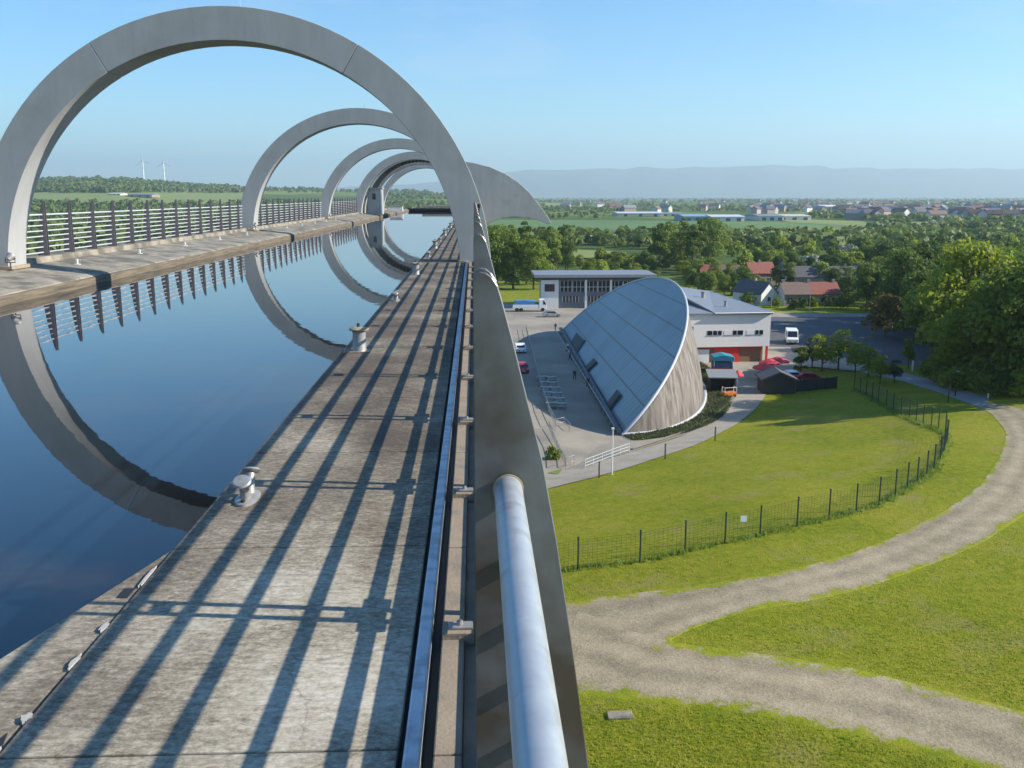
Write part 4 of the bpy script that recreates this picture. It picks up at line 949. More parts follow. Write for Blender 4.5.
# industrial sheds far off
def shed(pxa, pxb, py, hpx, wallm, roofm, label, depth=30):
    a = G(pxa, py); b = G(pxb, py); W = b[0]-a[0]; Y = a[1]; hh = hpx/968*Y
    t = empty('industrial_shed', ((a[0]+b[0])/2, Y+depth/2, a[2]), 0, label, 'industrial building', 'industrial sheds beyond the green field')
    MB().box(-W/2, W/2, -depth/2, depth/2, 0, hh*0.72).build('wall', wallm, t)
    nb_ = max(1, int(W/60)); mb = MB()
    mb.prism([(-depth/2-1, hh*0.725), (depth/2+1, hh*0.725), (0, hh)], -W/2-1, W/2+1, 'x').build('roof', roofm, t)
    for k in range(3):
        xx = -W/2+W*(k+0.5)/3; MB().box(xx-2.2, xx+2.2, -depth/2-0.2, -depth/2-0.01, 0, hh*0.5).build('door', M['clad_dark'], t)
pale = mat('pale_shed_cladding', (0.55, 0.57, 0.6), 0.6); bluesh = mat('blue_grey_shed_roof', (0.22, 0.34, 0.42), 0.6); cream = mat('cream_shed_cladding', (0.55, 0.50, 0.42), 0.6)
shed(618, 660, 216.5, 4.5, cream, pale, 'long cream industrial shed left of the blue one', 60)
shed(662, 684, 216, 3.5, pale, M['grey_roof'], 'low grey shed between cream and blue sheds', 60)
shed(684, 714, 221.5, 7, bluesh, bluesh, 'blue grey industrial shed at the edge of the green field', 50)
shed(712, 746, 221.5, 6.5, M['white'], pale, 'white industrial shed beside the blue grey one', 50)
shed(760, 782, 220.5, 6, pale, M['grey_roof'], 'grey shed at the right end of the industrial row', 60)
shed(778, 806, 220.5, 6, M['white'], cream, 'white and cream shed at the right end of the industrial row', 60)
shed(823, 838, 210.5, 5.5, cream, M['white'], 'cream hall standing alone in the town', 60)
shed(884, 896, 221, 3, M['white'], M['white'], 'small white shed right of the industrial row', 30)
shed(712, 738, 241, 4, M['stone'], pale, 'low farm shed with pale roof beyond the trees', 20)
shed(738, 752, 243, 3.5, M['stone'], M['grey_roof'], 'small farm shed beside the pale roofed one', 20)
shed(108, 126, 195.5, 2.5, M['white'], pale, 'long pale shed on the left field', 40)
shed(128, 170, 197.5, 4, M['stone'], M['grey_roof'], 'grey farm buildings under the wind turbines', 50)

# the distant town: separate small houses
walls = [M['white'], cream, M['stone'], mat('pink_render', (0.42, 0.32, 0.28), 0.8), mat('grey_render', (0.38, 0.37, 0.36), 0.8)]
roofs = [M['slate'], M['brown_tile'], M['grey_roof'], mat('dull_red_roof', (0.17, 0.085, 0.065), 0.85)]
protos = []
tr = random.Random(11)
cnt = 0
LAB = ['cream', 'white', 'brown stone', 'pinkish', 'grey']
for i in range(235):
    px = tr.choice([tr.uniform(560, 1100), tr.uniform(740, 1060), tr.uniform(860, 1060)]); py = tr.uniform(201.5, 214) if px > 620 else tr.uniform(202, 210)
    if px > 850: py = tr.uniform(202, 221)
    g = G(px, py)
    if len(protos) < 10:
        k = len(protos); W = tr.uniform(10, 22); t = MB().prism([(-4, 0), (4, 0), (4, 6), (0, 9), (-4, 6)], -W/2, W/2, 'x')
        e = empty('town_house', (g[0], g[1], g[2]), tr.uniform(-0.5, 0.5), 'small %s house with %s roof in the distant town' % (['white', 'cream', 'brown stone', 'pink', 'grey'][k % 5], ['slate', 'brown', 'grey', 'red'][k % 4]), 'house', 'houses of the distant town (%s, %s roof)' % (['white', 'cream', 'brown stone', 'pink', 'grey'][k % 5], ['slate', 'brown', 'grey', 'red'][k % 4]))
        t.build('wall', walls[k % 5], e)
        MB().prism([(-4.6, 5.6), (0, 9.1), (4.6, 5.6), (4.6, 6.1), (0, 9.7), (-4.6, 6.1)], -W/2-0.4, W/2+0.4, 'x').build('roof', roofs[k % 4], e)
        e.scale = (1.25, 1.25, 1.25); reg(e); protos.append(e)
    else: copy_tree(tr.choice(protos), loc=g, rz=tr.uniform(-1.5, 1.5))

# wind turbines on the left ridge
def turbine(px, a, lab):
    g = G(px, 190.2); Y = 3500.; X = (px-474)/968*Y; z = th(X, Y)
    t = empty('wind_turbine', (X, Y, z), 0, lab, 'wind turbine', 'wind turbines on the left ridge')
    hubz = 22*3.6-z+6 if False else 74
    MB().tube([(0, 0, 0), (0, 0, hubz)], [2.6, 1.6], 12).build('tower', M['whitepaint'], t)
    MB().box(-1.6, 1.6, -4, 4, hubz-1.4, hubz+1.8).build('nacelle', M['whitepaint'], t)
    for k in range(3):
        an = a+k*2*math.pi/3; e = Vector((math.cos(an), 0, math.sin(an))); pn = Vector((-e.z, 0, e.x)); c = Vector((0, -5, hubz)); mb = MB(); vs = []
        for q, wd in ((0, 1.1), (7, 2.1), (18, 1.5), (33, 0.5)):
            for sg in (-1, 1):
                for yy in (-0.3, 0.3): vs.append(tuple(c+e*q+pn*sg*wd+Vector((0, yy, 0))))
        fs = []
        for j in range(3): b = j*4; fs += [(b, b+1, b+5, b+4), (b+1, b+3, b+7, b+5), (b+3, b+2, b+6, b+7), (b+2, b, b+4, b+6)]
        fs += [(0, 2, 3, 1), (12, 13, 15, 14)]
        mb.add(vs, fs).build('blade', M['whitepaint'], t)
turbine(150, R(-20), 'white wind turbine on the ridge, the left of the two')
turbine(170, R(95), 'white wind turbine on the ridge, the right of the two')

# ------------------------------------------------------------------ vehicles
def vehicle(loc, rz, label, L=4.3, W=1.8, Hh=1.45, van=False, m=None, cat='car', name='parked_car'):
    """nose towards local -y"""
    t = empty(name, loc, rz, label, cat)
    if van:
        prof = [(-L/2, 0.35), (-L/2, 0.95), (-L/2+0.25, 1.1), (-L/2+1.0, 1.25), (-L/2+1.75, Hh-0.15), (-L/2+2.1, Hh), (L/2-0.08, Hh), (L/2, Hh-0.2), (L/2, 0.35)]
        glass = [(-L/2+1.06, 1.30), (-L/2+1.72, Hh-0.22), (-L/2+2.5, Hh-0.25), (-L/2+2.5, 1.32)]
    else:
        prof = [(-L/2, 0.3), (-L/2, 0.65), (-L/2+0.9, 0.88), (-L/2+1.6, Hh-0.05), (-L/2+2.1, Hh), (L/2-1.1, Hh-0.03), (L/2-0.35, 0.98), (L/2, 0.9), (L/2, 0.3)]
        glass = [(-L/2+1.05, 0.92), (-L/2+1.62, Hh-0.14), (L/2-1.15, Hh-0.13), (L/2-0.6, 0.95)]
    MB().prism(prof, -W/2, W/2, 'x').build('body', m, t, bevel=0.07, bseg=3)
    MB().prism(glass, -W/2-0.012, W/2+0.012, 'x').build('side_windows', M['glass'], t)
    a, b = (glass[0], glass[1])
    MB().add([(-W/2+0.14, a[0]-0.14, a[1]), (W/2-0.14, a[0]-0.14, a[1]), (W/2-0.2, b[0]-0.10, b[1]+0.02), (-W/2+0.2, b[0]-0.10, b[1]+0.02), (-W/2+0.14, a[0], a[1]-0.03), (W/2-0.14, a[0], a[1]-0.03), (W/2-0.2, b[0]+0.05, b[1]), (-W/2+0.2, b[0]+0.05, b[1])],
             [(0, 1, 2, 3), (4, 5, 6, 7), (0, 1, 5, 4), (1, 2, 6, 5), (2, 3, 7, 6), (3, 0, 4, 7)]).build('windscreen', M['glass'], t)
    for sx in (-1, 1):
        for yy in (-L/2+0.85, L/2-0.85):
            wh = MB().lathe([(0.2, -0.1), (0.32, -0.1), (0.34, -0.05), (0.34, 0.05), (0.32, 0.1), (0.2, 0.1)], n=18).xf(Matrix.Translation((sx*(W/2-0.08), yy, 0.34)) @ Matrix.Rotation(R(90), 4, 'Y')).build('wheel', M['dark'], t)
            MB().lathe([(0.19, -0.11), (0.19, 0.11)], n=14).xf(Matrix.Translation((sx*(W/2-0.08), yy, 0.34)) @ Matrix.Rotation(R(90), 4, 'Y')).build('rim', M['cast'], wh)
        MB().box(sx*W*0.36-0.17, sx*W*0.36+0.17, -L/2-0.02, -L/2+0.05, 0.62, 0.8).build('headlight', M['cast'], t)
        MB().box(sx*(W/2+0.08)-0.09, sx*(W/2+0.08)+0.09, glass[0][0]+0.25, glass[0][0]+0.4, glass[0][1]+0.02, glass[0][1]+0.22).build('wing_mirror', m, t)
    MB().box(-W*0.3, W*0.3, -L/2-0.015, -L/2+0.02, 0.42, 0.58).build('grille', M['dark'], t)
    MB().box(-0.26, 0.26, -L/2-0.03, -L/2-0.016, 0.44, 0.55).build('number_plate', M['whitepaint'], t)
    return t
g = G(796, 345.5); vehicle((g[0], g[1]+2.6, g[2]+0.17), R(-14), 'white van with dark windscreen parked on the asphalt facing the camera', 5.4, 2.05, 2.45, True, M['whitepaint'], 'van', 'parked_van')
mblue = mat('blue_car_paint', (0.03, 0.07, 0.22), 0.3, 0.2); mred = mat('red_car_paint', (0.35, 0.02, 0.03), 0.3); msil = mat('silver_car_paint', (0.45, 0.46, 0.48), 0.3, 0.5)
g = G(778, 304); vehicle((g[0], g[1], g[2]), R(80), 'blue car parked between the white cottage and the terrace', m=mblue)
g = G(812, 383); vehicle((g[0], g[1]+1, g[2]), R(82), 'red car parked behind the dark timber screen', m=mred)
g = G(803, 382); vehicle((g[0]-1, g[1]+1.5, g[2]), R(86), 'white car behind the dark timber screen beside the red one', m=M['whitepaint'])
g = G(521, 372); vehicle((g[0], g[1], g[2]+0.07), R(8), 'red car parked at the left side of the plaza', m=mred)
g = G(520, 352); vehicle((g[0], g[1], g[2]+0.07), R(4), 'white car parked at the left side of the plaza behind the red one', m=M['whitepaint'])
g = G(552, 317); vehicle((g[0], g[1], g[2]+0.07), R(95), 'silver car parked in front of the office entrance bay', m=msil)
# flatbed lorry with a blue covered load by the office
g = G(529, 311.5); t = empty('flatbed_lorry', (g[0], g[1], g[2]+0.06), 0, 'white flatbed lorry carrying a blue covered load beside the office', 'lorry')
MB().box(-3.9, 2.2, -1.1, 1.3, 0.75, 1.0).box(-3.9, 2.2, -1.12, -1.08, 1.0, 1.7).build('flatbed', M['whitepaint'], t)
MB().prism([(2.35, 0.6), (2.35, 2.9), (3.5, 2.9), (4.1, 1.7), (4.2, 0.6)], -1.1, 1.3).build('cab', M['whitepaint'], t, bevel=0.06)
MB().prism([(3.53, 2.75), (4.06, 1.72), (3.3, 1.72), (3.3, 2.75)], -1.12, 1.32).build('cab_window', M['glass'], t)
MB().prism([(-3.7, 1.0), (-3.5, 2.55), (-1, 2.75), (1.6, 2.5), (2.0, 1.0)], -0.95, 1.1).build('load_cover', M['blue_tarp'], t, bevel=0.15, bseg=3)
for xx in (-2.9, -1.9, 3.2):
    for yy in (-0.95, 1.1): MB().lathe([(0.25, -0.15), (0.45, -0.15), (0.47, 0), (0.45, 0.15), (0.25, 0.15)], n=16).xf(Matrix.Translation((xx, yy, 0.47)) @ Matrix.Rotation(R(90), 4, 'X')).build('wheel', M['dark'], t)

# ------------------------------------------------------------------ kiosk, sheds, parasols
g = G(722, 373); t = empty('kiosk', (g[0], g[1], g[2]), R(-4), 'small food kiosk with turquoise canvas roof and dark blue sides', 'kiosk'); t.scale = (1.1, 1, 0.98)
MB().box(-1.3, 1.3, -1.0, 1.6, 0, 1.0).build('counter', M['cloth_red'], t); MB().box(-1.31, 1.31, -1.01, 1.59, 1.005, 1.9).build('side_screen', M['cloth_blue'], t)
for sx in (-1.3, 1.3):
    for sy in (-1.0, 1.6): MB().tube([(sx, sy, 1.25), (sx, sy, 2.3)], 0.05, 8).build('corner_post', M['whitepaint'], t)
MB().box(-1.2, 1.2, 1.4, 1.55, 1.25, 2.3).build('back_panel', M['clad_dark'], t)
MB().prism([(-1.5, 2.1), (-1.45, 2.75), (0, 3.1), (1.45, 2.75), (1.5, 2.1)], -1.25, 1.85).build('canvas_roof', M['teal'], t, bevel=0.05)
g = G(723, 393); t = empty('garden_shed', (g[0], g[1]+1.2, g[2]), R(-6), 'dark open fronted shed with pale flat roof at the end of the timber wall', 'shed')
MB().box(-1.7, 1.8, 1.2, 1.35, 0, 2.25).box(-1.7, -1.58, -1.2, 1.2, 0, 2.25).box(1.68, 1.8, -1.2, 1.2, 0, 2.25).build('wall', M['shed'], t)
MB().add([(-2, -1.6, 2.15), (2.1, -1.6, 2.15), (2.1, 1.7, 2.75), (-2, 1.7, 2.75), (-2, -1.6, 2.28), (2.1, -1.6, 2.28), (2.1, 1.7, 2.88), (-2, 1.7, 2.88)], [(0, 1, 2, 3), (4, 5, 6, 7), (0, 1, 5, 4), (1, 2, 6, 5), (2, 3, 7, 6), (3, 0, 4, 7)]).build('roof', M['cast'], t)
g = G(729, 397); t = empty('play_cart', (g[0], g[1], g[2]), R(10), 'small orange and white cart parked in front of the open shed', 'cart')
MB().box(-0.9, 0.9, -0.5, 0.5, 0.25, 0.75).build('cart_body', M['orange'], t, bevel=0.05)
mb = MB()
for sx in (-0.85, 0.85): mb.tube([(sx, -0.45, 0.72), (sx, -0.45, 1.4), (sx, 0.45, 1.4), (sx, 0.45, 0.72)], 0.04, 6)
mb.tube([(-0.85, -0.45, 1.38), (0.85, -0.45, 1.38)], 0.04, 6).build('hand_rail', M['whitepaint'], t)
for sx in (-0.6, 0.6):
    for sy in (-0.45, 0.45): MB().lathe([(0.06, -0.05), (0.24, -0.05), (0.24, 0.05), (0.06, 0.05)], n=14).xf(Matrix.Translation((sx, sy, 0.25)) @ Matrix.Rotation(R(90), 4, 'X')).build('wheel', M['dark'], t)
def parasol(px, py, lab, r=1.7):
    g = G(px, py); t = empty('parasol', (g[0], g[1], g[2]+0.02), 0, lab, 'parasol', 'red parasols in the yard')
    MB().tube([(0, 0, 0), (0, 0, 2.5)], 0.035, 8).build('pole', M['whitepaint'], t)
    MB().lathe([(0.3, 0), (0.3, 0.06), (0.06, 0.1)], n=14).build('base', M['shed'], t)
    mb = MB(); nn = 8; vs = [(0, 0, 2.75)]+[(r*math.cos(k*math.pi/4), r*math.sin(k*math.pi/4), 2.05) for k in range(8)]+[(r*math.cos(k*math.pi/4), r*math.sin(k*math.pi/4), 1.88) for k in range(8)]
    mb.add(vs, [(0, 1+k, 1+(k+1) % 8) for k in range(8)]+[(1+k, 9+k, 9+(k+1) % 8, 1+(k+1) % 8) for k in range(8)]); c = mb.build('canopy', M['red_canvas'], t)
    c.modifiers.new('solid', 'SOLIDIFY').thickness = 0.03
parasol(763, 381, 'red parasol closest to the dark gabled shed, in front'); parasol(769, 376, 'red parasol in the middle of the yard cluster'); parasol(777, 374, 'red parasol farthest right in the yard cluster', 1.9)
parasol(737, 389, 'small red parasol standing alone beside the open shed', 0.9)
g = G(780, 394); house((g[0], g[1]+1.9, g[2]), R(84), 4.2, 4.4, 2.0, 0.95, M['shed'], M['slate'], 'dark gabled timber shed at the edge of the grass', win=0, chim=0, name='timber_shed')
# dark timber screen
t = empty('timber_screen', (0, 0, 0), 0, 'dark timber screen fence behind the grass, right of the gabled shed', 'fence')
P = [G(*p) for p in [(796, 391.5), (806, 391), (816, 390), (826, 389), (836, 388)]]
for i in range(4):
    a, b = Vector(P[i]), Vector(P[i+1]); d = (b-a).normalized(); nrm = Vector((-d.y, d.x, 0))*0.04
    MB().add([a-nrm, b-nrm, b+nrm, a+nrm]+[p+Vector((0, 0, 1.6)) for p in (a-nrm, b-nrm, b+nrm, a+nrm)], [(0, 1, 2, 3), (4, 5, 6, 7), (0, 1, 5, 4), (1, 2, 6, 5), (2, 3, 7, 6), (3, 0, 4, 7)]).build('board_panel', M['shed'], t)
for p in P: MB().box(p[0]-0.07, p[0]+0.07, p[1]-0.16, p[1]-0.05, p[2]-0.2, p[2]+1.75).build('post', M['shed'], t)

# ------------------------------------------------------------------ people
def person(px, py, rz, top, legs, lab, h=1.74, stride=0.22):
    g = G(px, py); t = empty('person', (g[0], g[1], g[2]+0.07), rz, lab, 'person', None)
    def skin(name, verts, edges, m, par, sub=1):
        me = bpy.data.meshes.new(name); me.from_pydata([tuple(c*h/1.74 for c in v[:3]) for v in verts], edges, []); me.materials.append(m)
        o = bpy.data.objects.new(name, me); link(o, par); md = o.modifiers.new('skin', 'SKIN'); md.use_smooth_shade = True
        for i, v in enumerate(verts): me.skin_vertices[0].data[i].radius = (v[3], v[4] if len(v) > 4 else v[3])
        me.skin_vertices[0].data[0].use_root = True
        s = o.modifiers.new('sub', 'SUBSURF'); s.levels = sub; s.render_levels = sub; return o
    s = stride
    body = [(0, 0, 0.95, .13, .10), (0, 0, 1.2, .13, .10), (0, 0, 1.42, .15, .09), (0, 0, 1.52, .055), (0, -.01, 1.60, .085, .095), (0, -.01, 1.72, .07, .08),
            (.1, 0, .90, .085), (.11, -s/2, .5, .06), (.11, -s, .07, .045), (.11, -s-.14, .04, .035), (-.1, 0, .90, .085), (-.11, s/3, .5, .06), (-.11, s, .08, .045), (-.11, s-.14, .04, .035),
            (.19, 0, 1.42, .055), (.24, s/2, 1.14, .042), (.24, s/4-.08, .90, .032), (.24, s/4-.12, .80, .03), (-.19, 0, 1.42, .055), (-.24, -s/2, 1.14, .042), (-.24, -s/2-.12, .92, .032), (-.24, -s/2-.18, .83, .03)]
    ed = [(0, 1), (1, 2), (2, 3), (3, 4), (4, 5), (0, 6), (6, 7), (7, 8), (8, 9), (0, 10), (10, 11), (11, 12), (12, 13), (2, 14), (14, 15), (15, 16), (16, 17), (2, 18), (18, 19), (19, 20), (20, 21)]
    b = skin('body', body, ed, M['skin'], t)
    def grow(ids, edges, k): return [tuple(body[i][:3])+tuple(r+k for r in body[i][3:]) for i in ids], edges
    v, e = grow([1, 0, 2, 14, 15, 16, 18, 19, 20], [(0, 1), (0, 2), (2, 3), (3, 4), (4, 5), (2, 6), (6, 7), (7, 8)], .022); skin('jacket', v, e, top, t)
    v, e = grow([0, 6, 7, 8, 10, 11, 12], [(0, 1), (1, 2), (2, 3), (0, 4), (4, 5), (5, 6)], .018); skin('trousers', v, e, legs, t)
    v = [(0, .015, 1.66, .088, .095), (0, .02, 1.74, .075, .08)]; skin('hair', v, [(0, 1)], M['hair'], t)
    mb = MB(); mb.add([(-.02, -.09, 1.63), (.02, -.09, 1.63), (0, -.125, 1.61), (0, -.09, 1.67)], [(0, 1, 2), (1, 3, 2), (3, 0, 2), (0, 3, 1)]).build('nose', M['skin'], t)
person(574.5, 380.5, R(20), M['cloth_dark'], M['cloth_dark'], 'person in dark clothes walking across the shaded plaza')
person(555.5, 331.5, R(-60), M['cloth_dark'], M['cloth_blue'], 'person in dark jacket at the far left corner of the blue roof', 1.8)
person(567.5, 352, R(100), M['whitepaint'], M['cloth_dark'], 'person in a white top beside the first roof opening')
person(570, 361, R(70), M['cloth_blue'], M['cloth_dark'], 'person in blue standing below the first roof opening')
person(588, 388, R(200), M['cloth_red'], M['cloth_dark'], 'person in red close to the low roof edge')
person(899, 349+16, R(30), M['cloth_blue'], M['cloth_dark'], 'person in blue on the footpath near the dark wood') if False else None

# picnic tables on the plaza
def picnic(px, py, lab):
    g = G(px, py); t = empty('picnic_table', (g[0], g[1], g[2]+0.07), R(4), lab, 'picnic table', 'picnic tables on the plaza'); return t
first = None; k = 0
rows_ = ['front', 'second', 'third', 'fourth', 'fifth', 'sixth', 'seventh']
for r_ in range(6):
    for c_ in range(2):
        px = 561-r_*2.0-c_*9; py = 409-r_*5.4-c_*0.6
        g = G(px, py); lab = 'white picnic table, %s column, %s row from the camera on the plaza' % (['right', 'left'][c_], rows_[r_])
        if first is None:
            first = empty('picnic_table', (g[0], g[1], g[2]+0.07), R(4), lab, 'picnic table', 'white picnic tables on the plaza')
            mb = MB()
            for j in range(5): mb.box(-0.8, 0.8, -0.38+j*0.155, -0.38+j*0.155+0.14, 0.72, 0.76)
            mb.build('table_top', M['cast'], first)
            for s in (-1, 1): MB().box(-0.8, 0.8, s*0.72-0.13, s*0.72+0.13, 0.42, 0.46).build('bench', M['cast'], first)
            for s in (-1, 1): MB().add([(s*0.6-0.04, -0.7, 0), (s*0.6+0.04, -0.7, 0), (s*0.6+0.04, -0.6, 0), (s*0.6-0.04, -0.6, 0), (s*0.6-0.04, -0.3, 0.72), (s*0.6+0.04, -0.3, 0.72), (s*0.6+0.04, -0.2, 0.72), (s*0.6-0.04, -0.2, 0.72)], [(0, 1, 2, 3), (4, 5, 6, 7), (0, 1, 5, 4), (1, 2, 6, 5), (2, 3, 7, 6), (3, 0, 4, 7)]).add([(s*0.6-0.04, 0.7, 0), (s*0.6+0.04, 0.7, 0), (s*0.6+0.04, 0.6, 0), (s*0.6-0.04, 0.6, 0), (s*0.6-0.04, 0.3, 0.72), (s*0.6+0.04, 0.3, 0.72), (s*0.6+0.04, 0.2, 0.72), (s*0.6-0.04, 0.2, 0.72)], [(0, 1, 2, 3), (4, 5, 6, 7), (0, 1, 5, 4), (1, 2, 6, 5), (2, 3, 7, 6), (3, 0, 4, 7)]).box(s*0.6-0.03, s*0.6+0.03, -0.85, 0.85, 0.36, 0.42).build('trestle', M['cast'], first)
            reg(first)
        else: copy_tree(first, loc=(g[0], g[1], g[2]+0.07), rz=R(4), label=lab)

# railings around the plaza
def fence_line(pix, h, m, label, name='railing', bars=3, pstep=1, cat='railing', r=0.03, pal=0):
    P = [Vector(G(*p)) for p in pix]; t = empty(name, P[0], 0, label, cat); o = P[0]
    for p in P:
        q = p-o; MB().tube([tuple(q+Vector((0, 0, -0.2))), tuple(q+Vector((0, 0, h)))], r*1.3, 6).build('post', m, t)
    for k in range(bars):
        z = h*(k+1)/bars-0.03
        MB().tube([tuple(p-o+Vector((0, 0, z))) for p in P], r, 6).build('rail', m, t)
    if pal:
        mb = MB()
        for a, b in zip(P[:-1], P[1:]):
            nn = max(2, int((b-a).length/pal))
            for j in range(1, nn): c = a+(b-a)*(j/nn)-o; mb.tube([tuple(c), tuple(c+Vector((0, 0, h-0.03)))], r*0.6, 4)
        mb.build('balusters', m, t)
    return t
fence_line([(585, 469), (593, 466), (602, 462.5), (611, 459), (620, 455.5), (629, 452.5)], 1.0, M['rail_far'], 'white railing beside the path below the corner of the blue roof', bars=3, pal=0.6, r=0.028)
fence_line([(549, 430), (553, 441), (557, 451), (561, 460), (566, 469), (574, 466)], 1.15, M['steel'], 'grey railing on the plaza beside the small grass patch', bars=2, pal=0.5)
fence_line([(526, 330), (530, 346), (534, 362), (538, 378), (543, 396), (549, 414), (556, 428), (564, 426), (570, 432)], 1.1, M['steel'], 'grey railing running along the shaded plaza by the tables', bars=2, pal=0.6)
fence_line([(514, 318), (540, 318.5), (556, 319)], 1.0, M['steel'], 'short grey railing in front of the lorry', bars=2)
sheet('small_lawn', [(538, 440), (556, 442), (563, 468), (559, 475), (540, 474)], M['field_yellow'], 0.12, step=1)
g = G(612, 475); t = empty('white_flagpole', (g[0], g[1], g[2]), 0, 'slim white pole standing on the grass edge by the curved path', 'pole')
MB().tube([(0, 0, 0), (0, 0, 4.4)], [0.06, 0.045], 10).build('pole', M['whitepaint'], t, smooth=True); MB().box(-0.14, 0.14, -0.1, 0.1, 4.4, 4.55).build('pole_cap', M['whitepaint'], t)
for k, p in enumerate([(599, 478), (665, 459), (715, 441)]):
    g = G(*p); t = empty('marker_post', g, 0, '%s thin timber marker post from the left on the grass edge of the path' % ['first', 'second', 'third'][k], 'post', 'marker posts along the path')
    MB().box(-0.06, 0.06, -0.06, 0.06, -0.2, 1.5).box(-0.075, 0.075, -0.075, 0.075, 1.5, 1.56).build('post_shaft', M['bark'], t)

# ------------------------------------------------------------------ field fence
FP = [(520, 580), (578, 569), (640, 562), (685, 552), (725, 543), (760, 536), (797, 526.5), (829, 518), (856, 512), (879, 504.5), (895, 496), (907, 489), (917, 483), (926.5, 476), (934, 469), (940, 460.5), (944, 451.5), (947, 442), (945, 434),
      (938, 430), (931, 427.5), (923, 425), (916, 422), (909, 419), (901, 415.5), (893, 411), (886, 407), (878, 403), (872, 399), (866, 395.5), (860, 392.5), (854, 389.5)]
t = empty('field_fence', G(*FP[0]), 0, 'tall dark wire mesh fence curving around the grassy slope', 'fence'); o = Vector(G(*FP[0])); P = [Vector(G(*p)) for p in FP]
for i, p in enumerate(P):
    q = p-o; MB().tube([tuple(q+Vector((0, 0, -0.3))), tuple(q+Vector((0, 0, 2.05)))], 0.055, 8).lathe([(0.075, 2.05), (0.075, 2.09), (0.02, 2.12)], tuple(q), 8).build('post', M['fencegreen'], t)
for i, (a, b) in enumerate(zip(P[:-1], P[1:])):
    mb = MB(); a = a-o; b = b-o; L_ = (b-a).length
    for k in range(11):
        z = 0.1+k*0.18; mb.tube([tuple(a+Vector((0, 0, z))), tuple(b+Vector((0, 0, z)))], 0.007, 3, False)
    nn = int(L_/0.3)
    for k in range(1, nn):
        c = a+(b-a)*(k/nn); mb.tube([tuple(c+Vector((0, 0, 0.1))), tuple(c+Vector((0, 0, 1.9)))], 0.006, 3, False)
    pn = mb.build('wire_panel', M['fencegreen'], t); pn['kind'] = 'stuff' if False else None
    if pn.get('kind') is None and 'kind' in pn: del pn['kind']
q = Vector(at(742, 510, (P[4].y+P[5].y)/2+0.0)); e = (P[4]+P[5])/2
sg = empty('notice_sign', (e.x-0.02, e.y-0.06, e.z), 0, 'small white notice fixed to the wire fence', 'sign')
MB().box(-0.20, 0.20, -0.03, -0.01, 1.25, 1.65).build('sign_plate', M['whitepaint'], sg)
MB().box(-0.15, 0.15, -0.01, 0.0, 1.5, 1.52).build('fixing_bar', M['steel'], sg)
# pale manhole slab in the near grass, white stones
g = G(620, 716); t = MB().box(-0.55, 0.55, -0.3, 0.3, -0.1, 0.09).build('drain_cover', M['ledge'], None, bevel=0.03); t.location = g; tag(t, 'pale concrete drain cover set in the near grass', 'drain cover')

# ------------------------------------------------------------------ trees
def crown_mesh(seed, h, r, nl, nq, size, base=0.25, top=0.8, squash=1.0):
    g = np.random.default_rng(seed); V = []; lobes = []
    for i in range(nl):
        z = h*(base+(1-base)*g.uniform(0.12, 0.92)); q = (z/h-base)/(1-base)
        rr = r*math.sqrt(max(0.05, 1-(abs(q-0.42)/0.62)**2.0)); a = g.uniform(0, 6.283); d = rr*g.uniform(0.25, 0.72)
        lr = r*g.uniform(0.30, 0.52)*(1.1-0.35*q); lobes.append((d*math.cos(a), d*math.sin(a), z, lr))
    lobes.append((0, 0, h*0.9, r*0.32)); lobes.append((0, 0, h*0.55, r*0.6))
    L = np.array(lobes); wt = L[:, 3]**2; idx = g.choice(len(L), nq, p=wt/wt.sum())
    n = g.normal(size=(nq, 3)); n /= np.linalg.norm(n, axis=1)[:, None]
    n[:, 2] = np.where(n[:, 2] < -0.4, -n[:, 2]*0.5, n[:, 2])
    rad = L[idx, 3]*(0.72+0.36*g.random(nq)**0.6)
    C = L[idx, :3]+n*rad[:, None]*np.array([1, 1, 0.85*squash])
    nn = n+g.normal(size=(nq, 3))*0.55; nn /= np.linalg.norm(nn, axis=1)[:, None]
    a = np.cross(nn, g.normal(size=(nq, 3))); a /= np.linalg.norm(a, axis=1)[:, None]; b = np.cross(nn, a)
    s = size*(0.6+0.8*g.random(nq))[:, None]; s2 = s*(0.55+0.4*g.random(nq))[:, None]
    k1 = C-a*s-b*s2*0.3; k2 = C+b*s2*-0.8+a*s*0.1; k3 = C+a*s+b*s2*0.25; k4 = C+b*s2
    V = np.stack([k1, k2, k3, k4], 1).reshape(-1, 3); return V, np.arange(nq*4).reshape(-1, 4), L
def trunk_mb(seed, h, r, L):
    g = random.Random(seed); mb = MB(); tr_ = max(0.09, h*0.018)
    mb.tube([(0, 0, -0.3), (g.uniform(-.1, .1), g.uniform(-.1, .1), h*0.3), (g.uniform(-.3, .3), g.uniform(-.3, .3), h*0.62), (0, 0, h*0.85)], [tr_*1.25, tr_, tr_*0.6, tr_*0.15], 8)
    for (x, y, z, lr) in list(L)[:7]:
        mb.tube([(0, 0, max(h*0.18, z*0.5)), (x*0.5, y*0.5, z*0.75), (x, y, z)], [tr_*0.5, tr_*0.32, tr_*0.1], 5)
    return mb
TP = {}
def tree_proto(key, seed, h, r, nl, nq, size, m, base=0.25, name='broadleaf_tree', squash=1.0):
    V, Fq, L = crown_mesh(seed, h, r, nl, nq, size, base, squash=squash)
    TP[key] = (V, Fq, L, m, seed, h, r, name)
tree_proto('big0', 1, 16, 6.2, 20, 5200, 0.32, M['leaf_dark'], 0.12); tree_proto('big1', 2, 17, 6.6, 24, 5600, 0.32, M['leaf_mid'], 0.12)
tree_proto('big2', 3, 15, 5.8, 18, 4800, 0.32, M['leaf_dark'], 0.10); tree_proto('big3', 4, 17, 7.2, 26, 6800, 0.30, M['leaf_light'], 0.12)
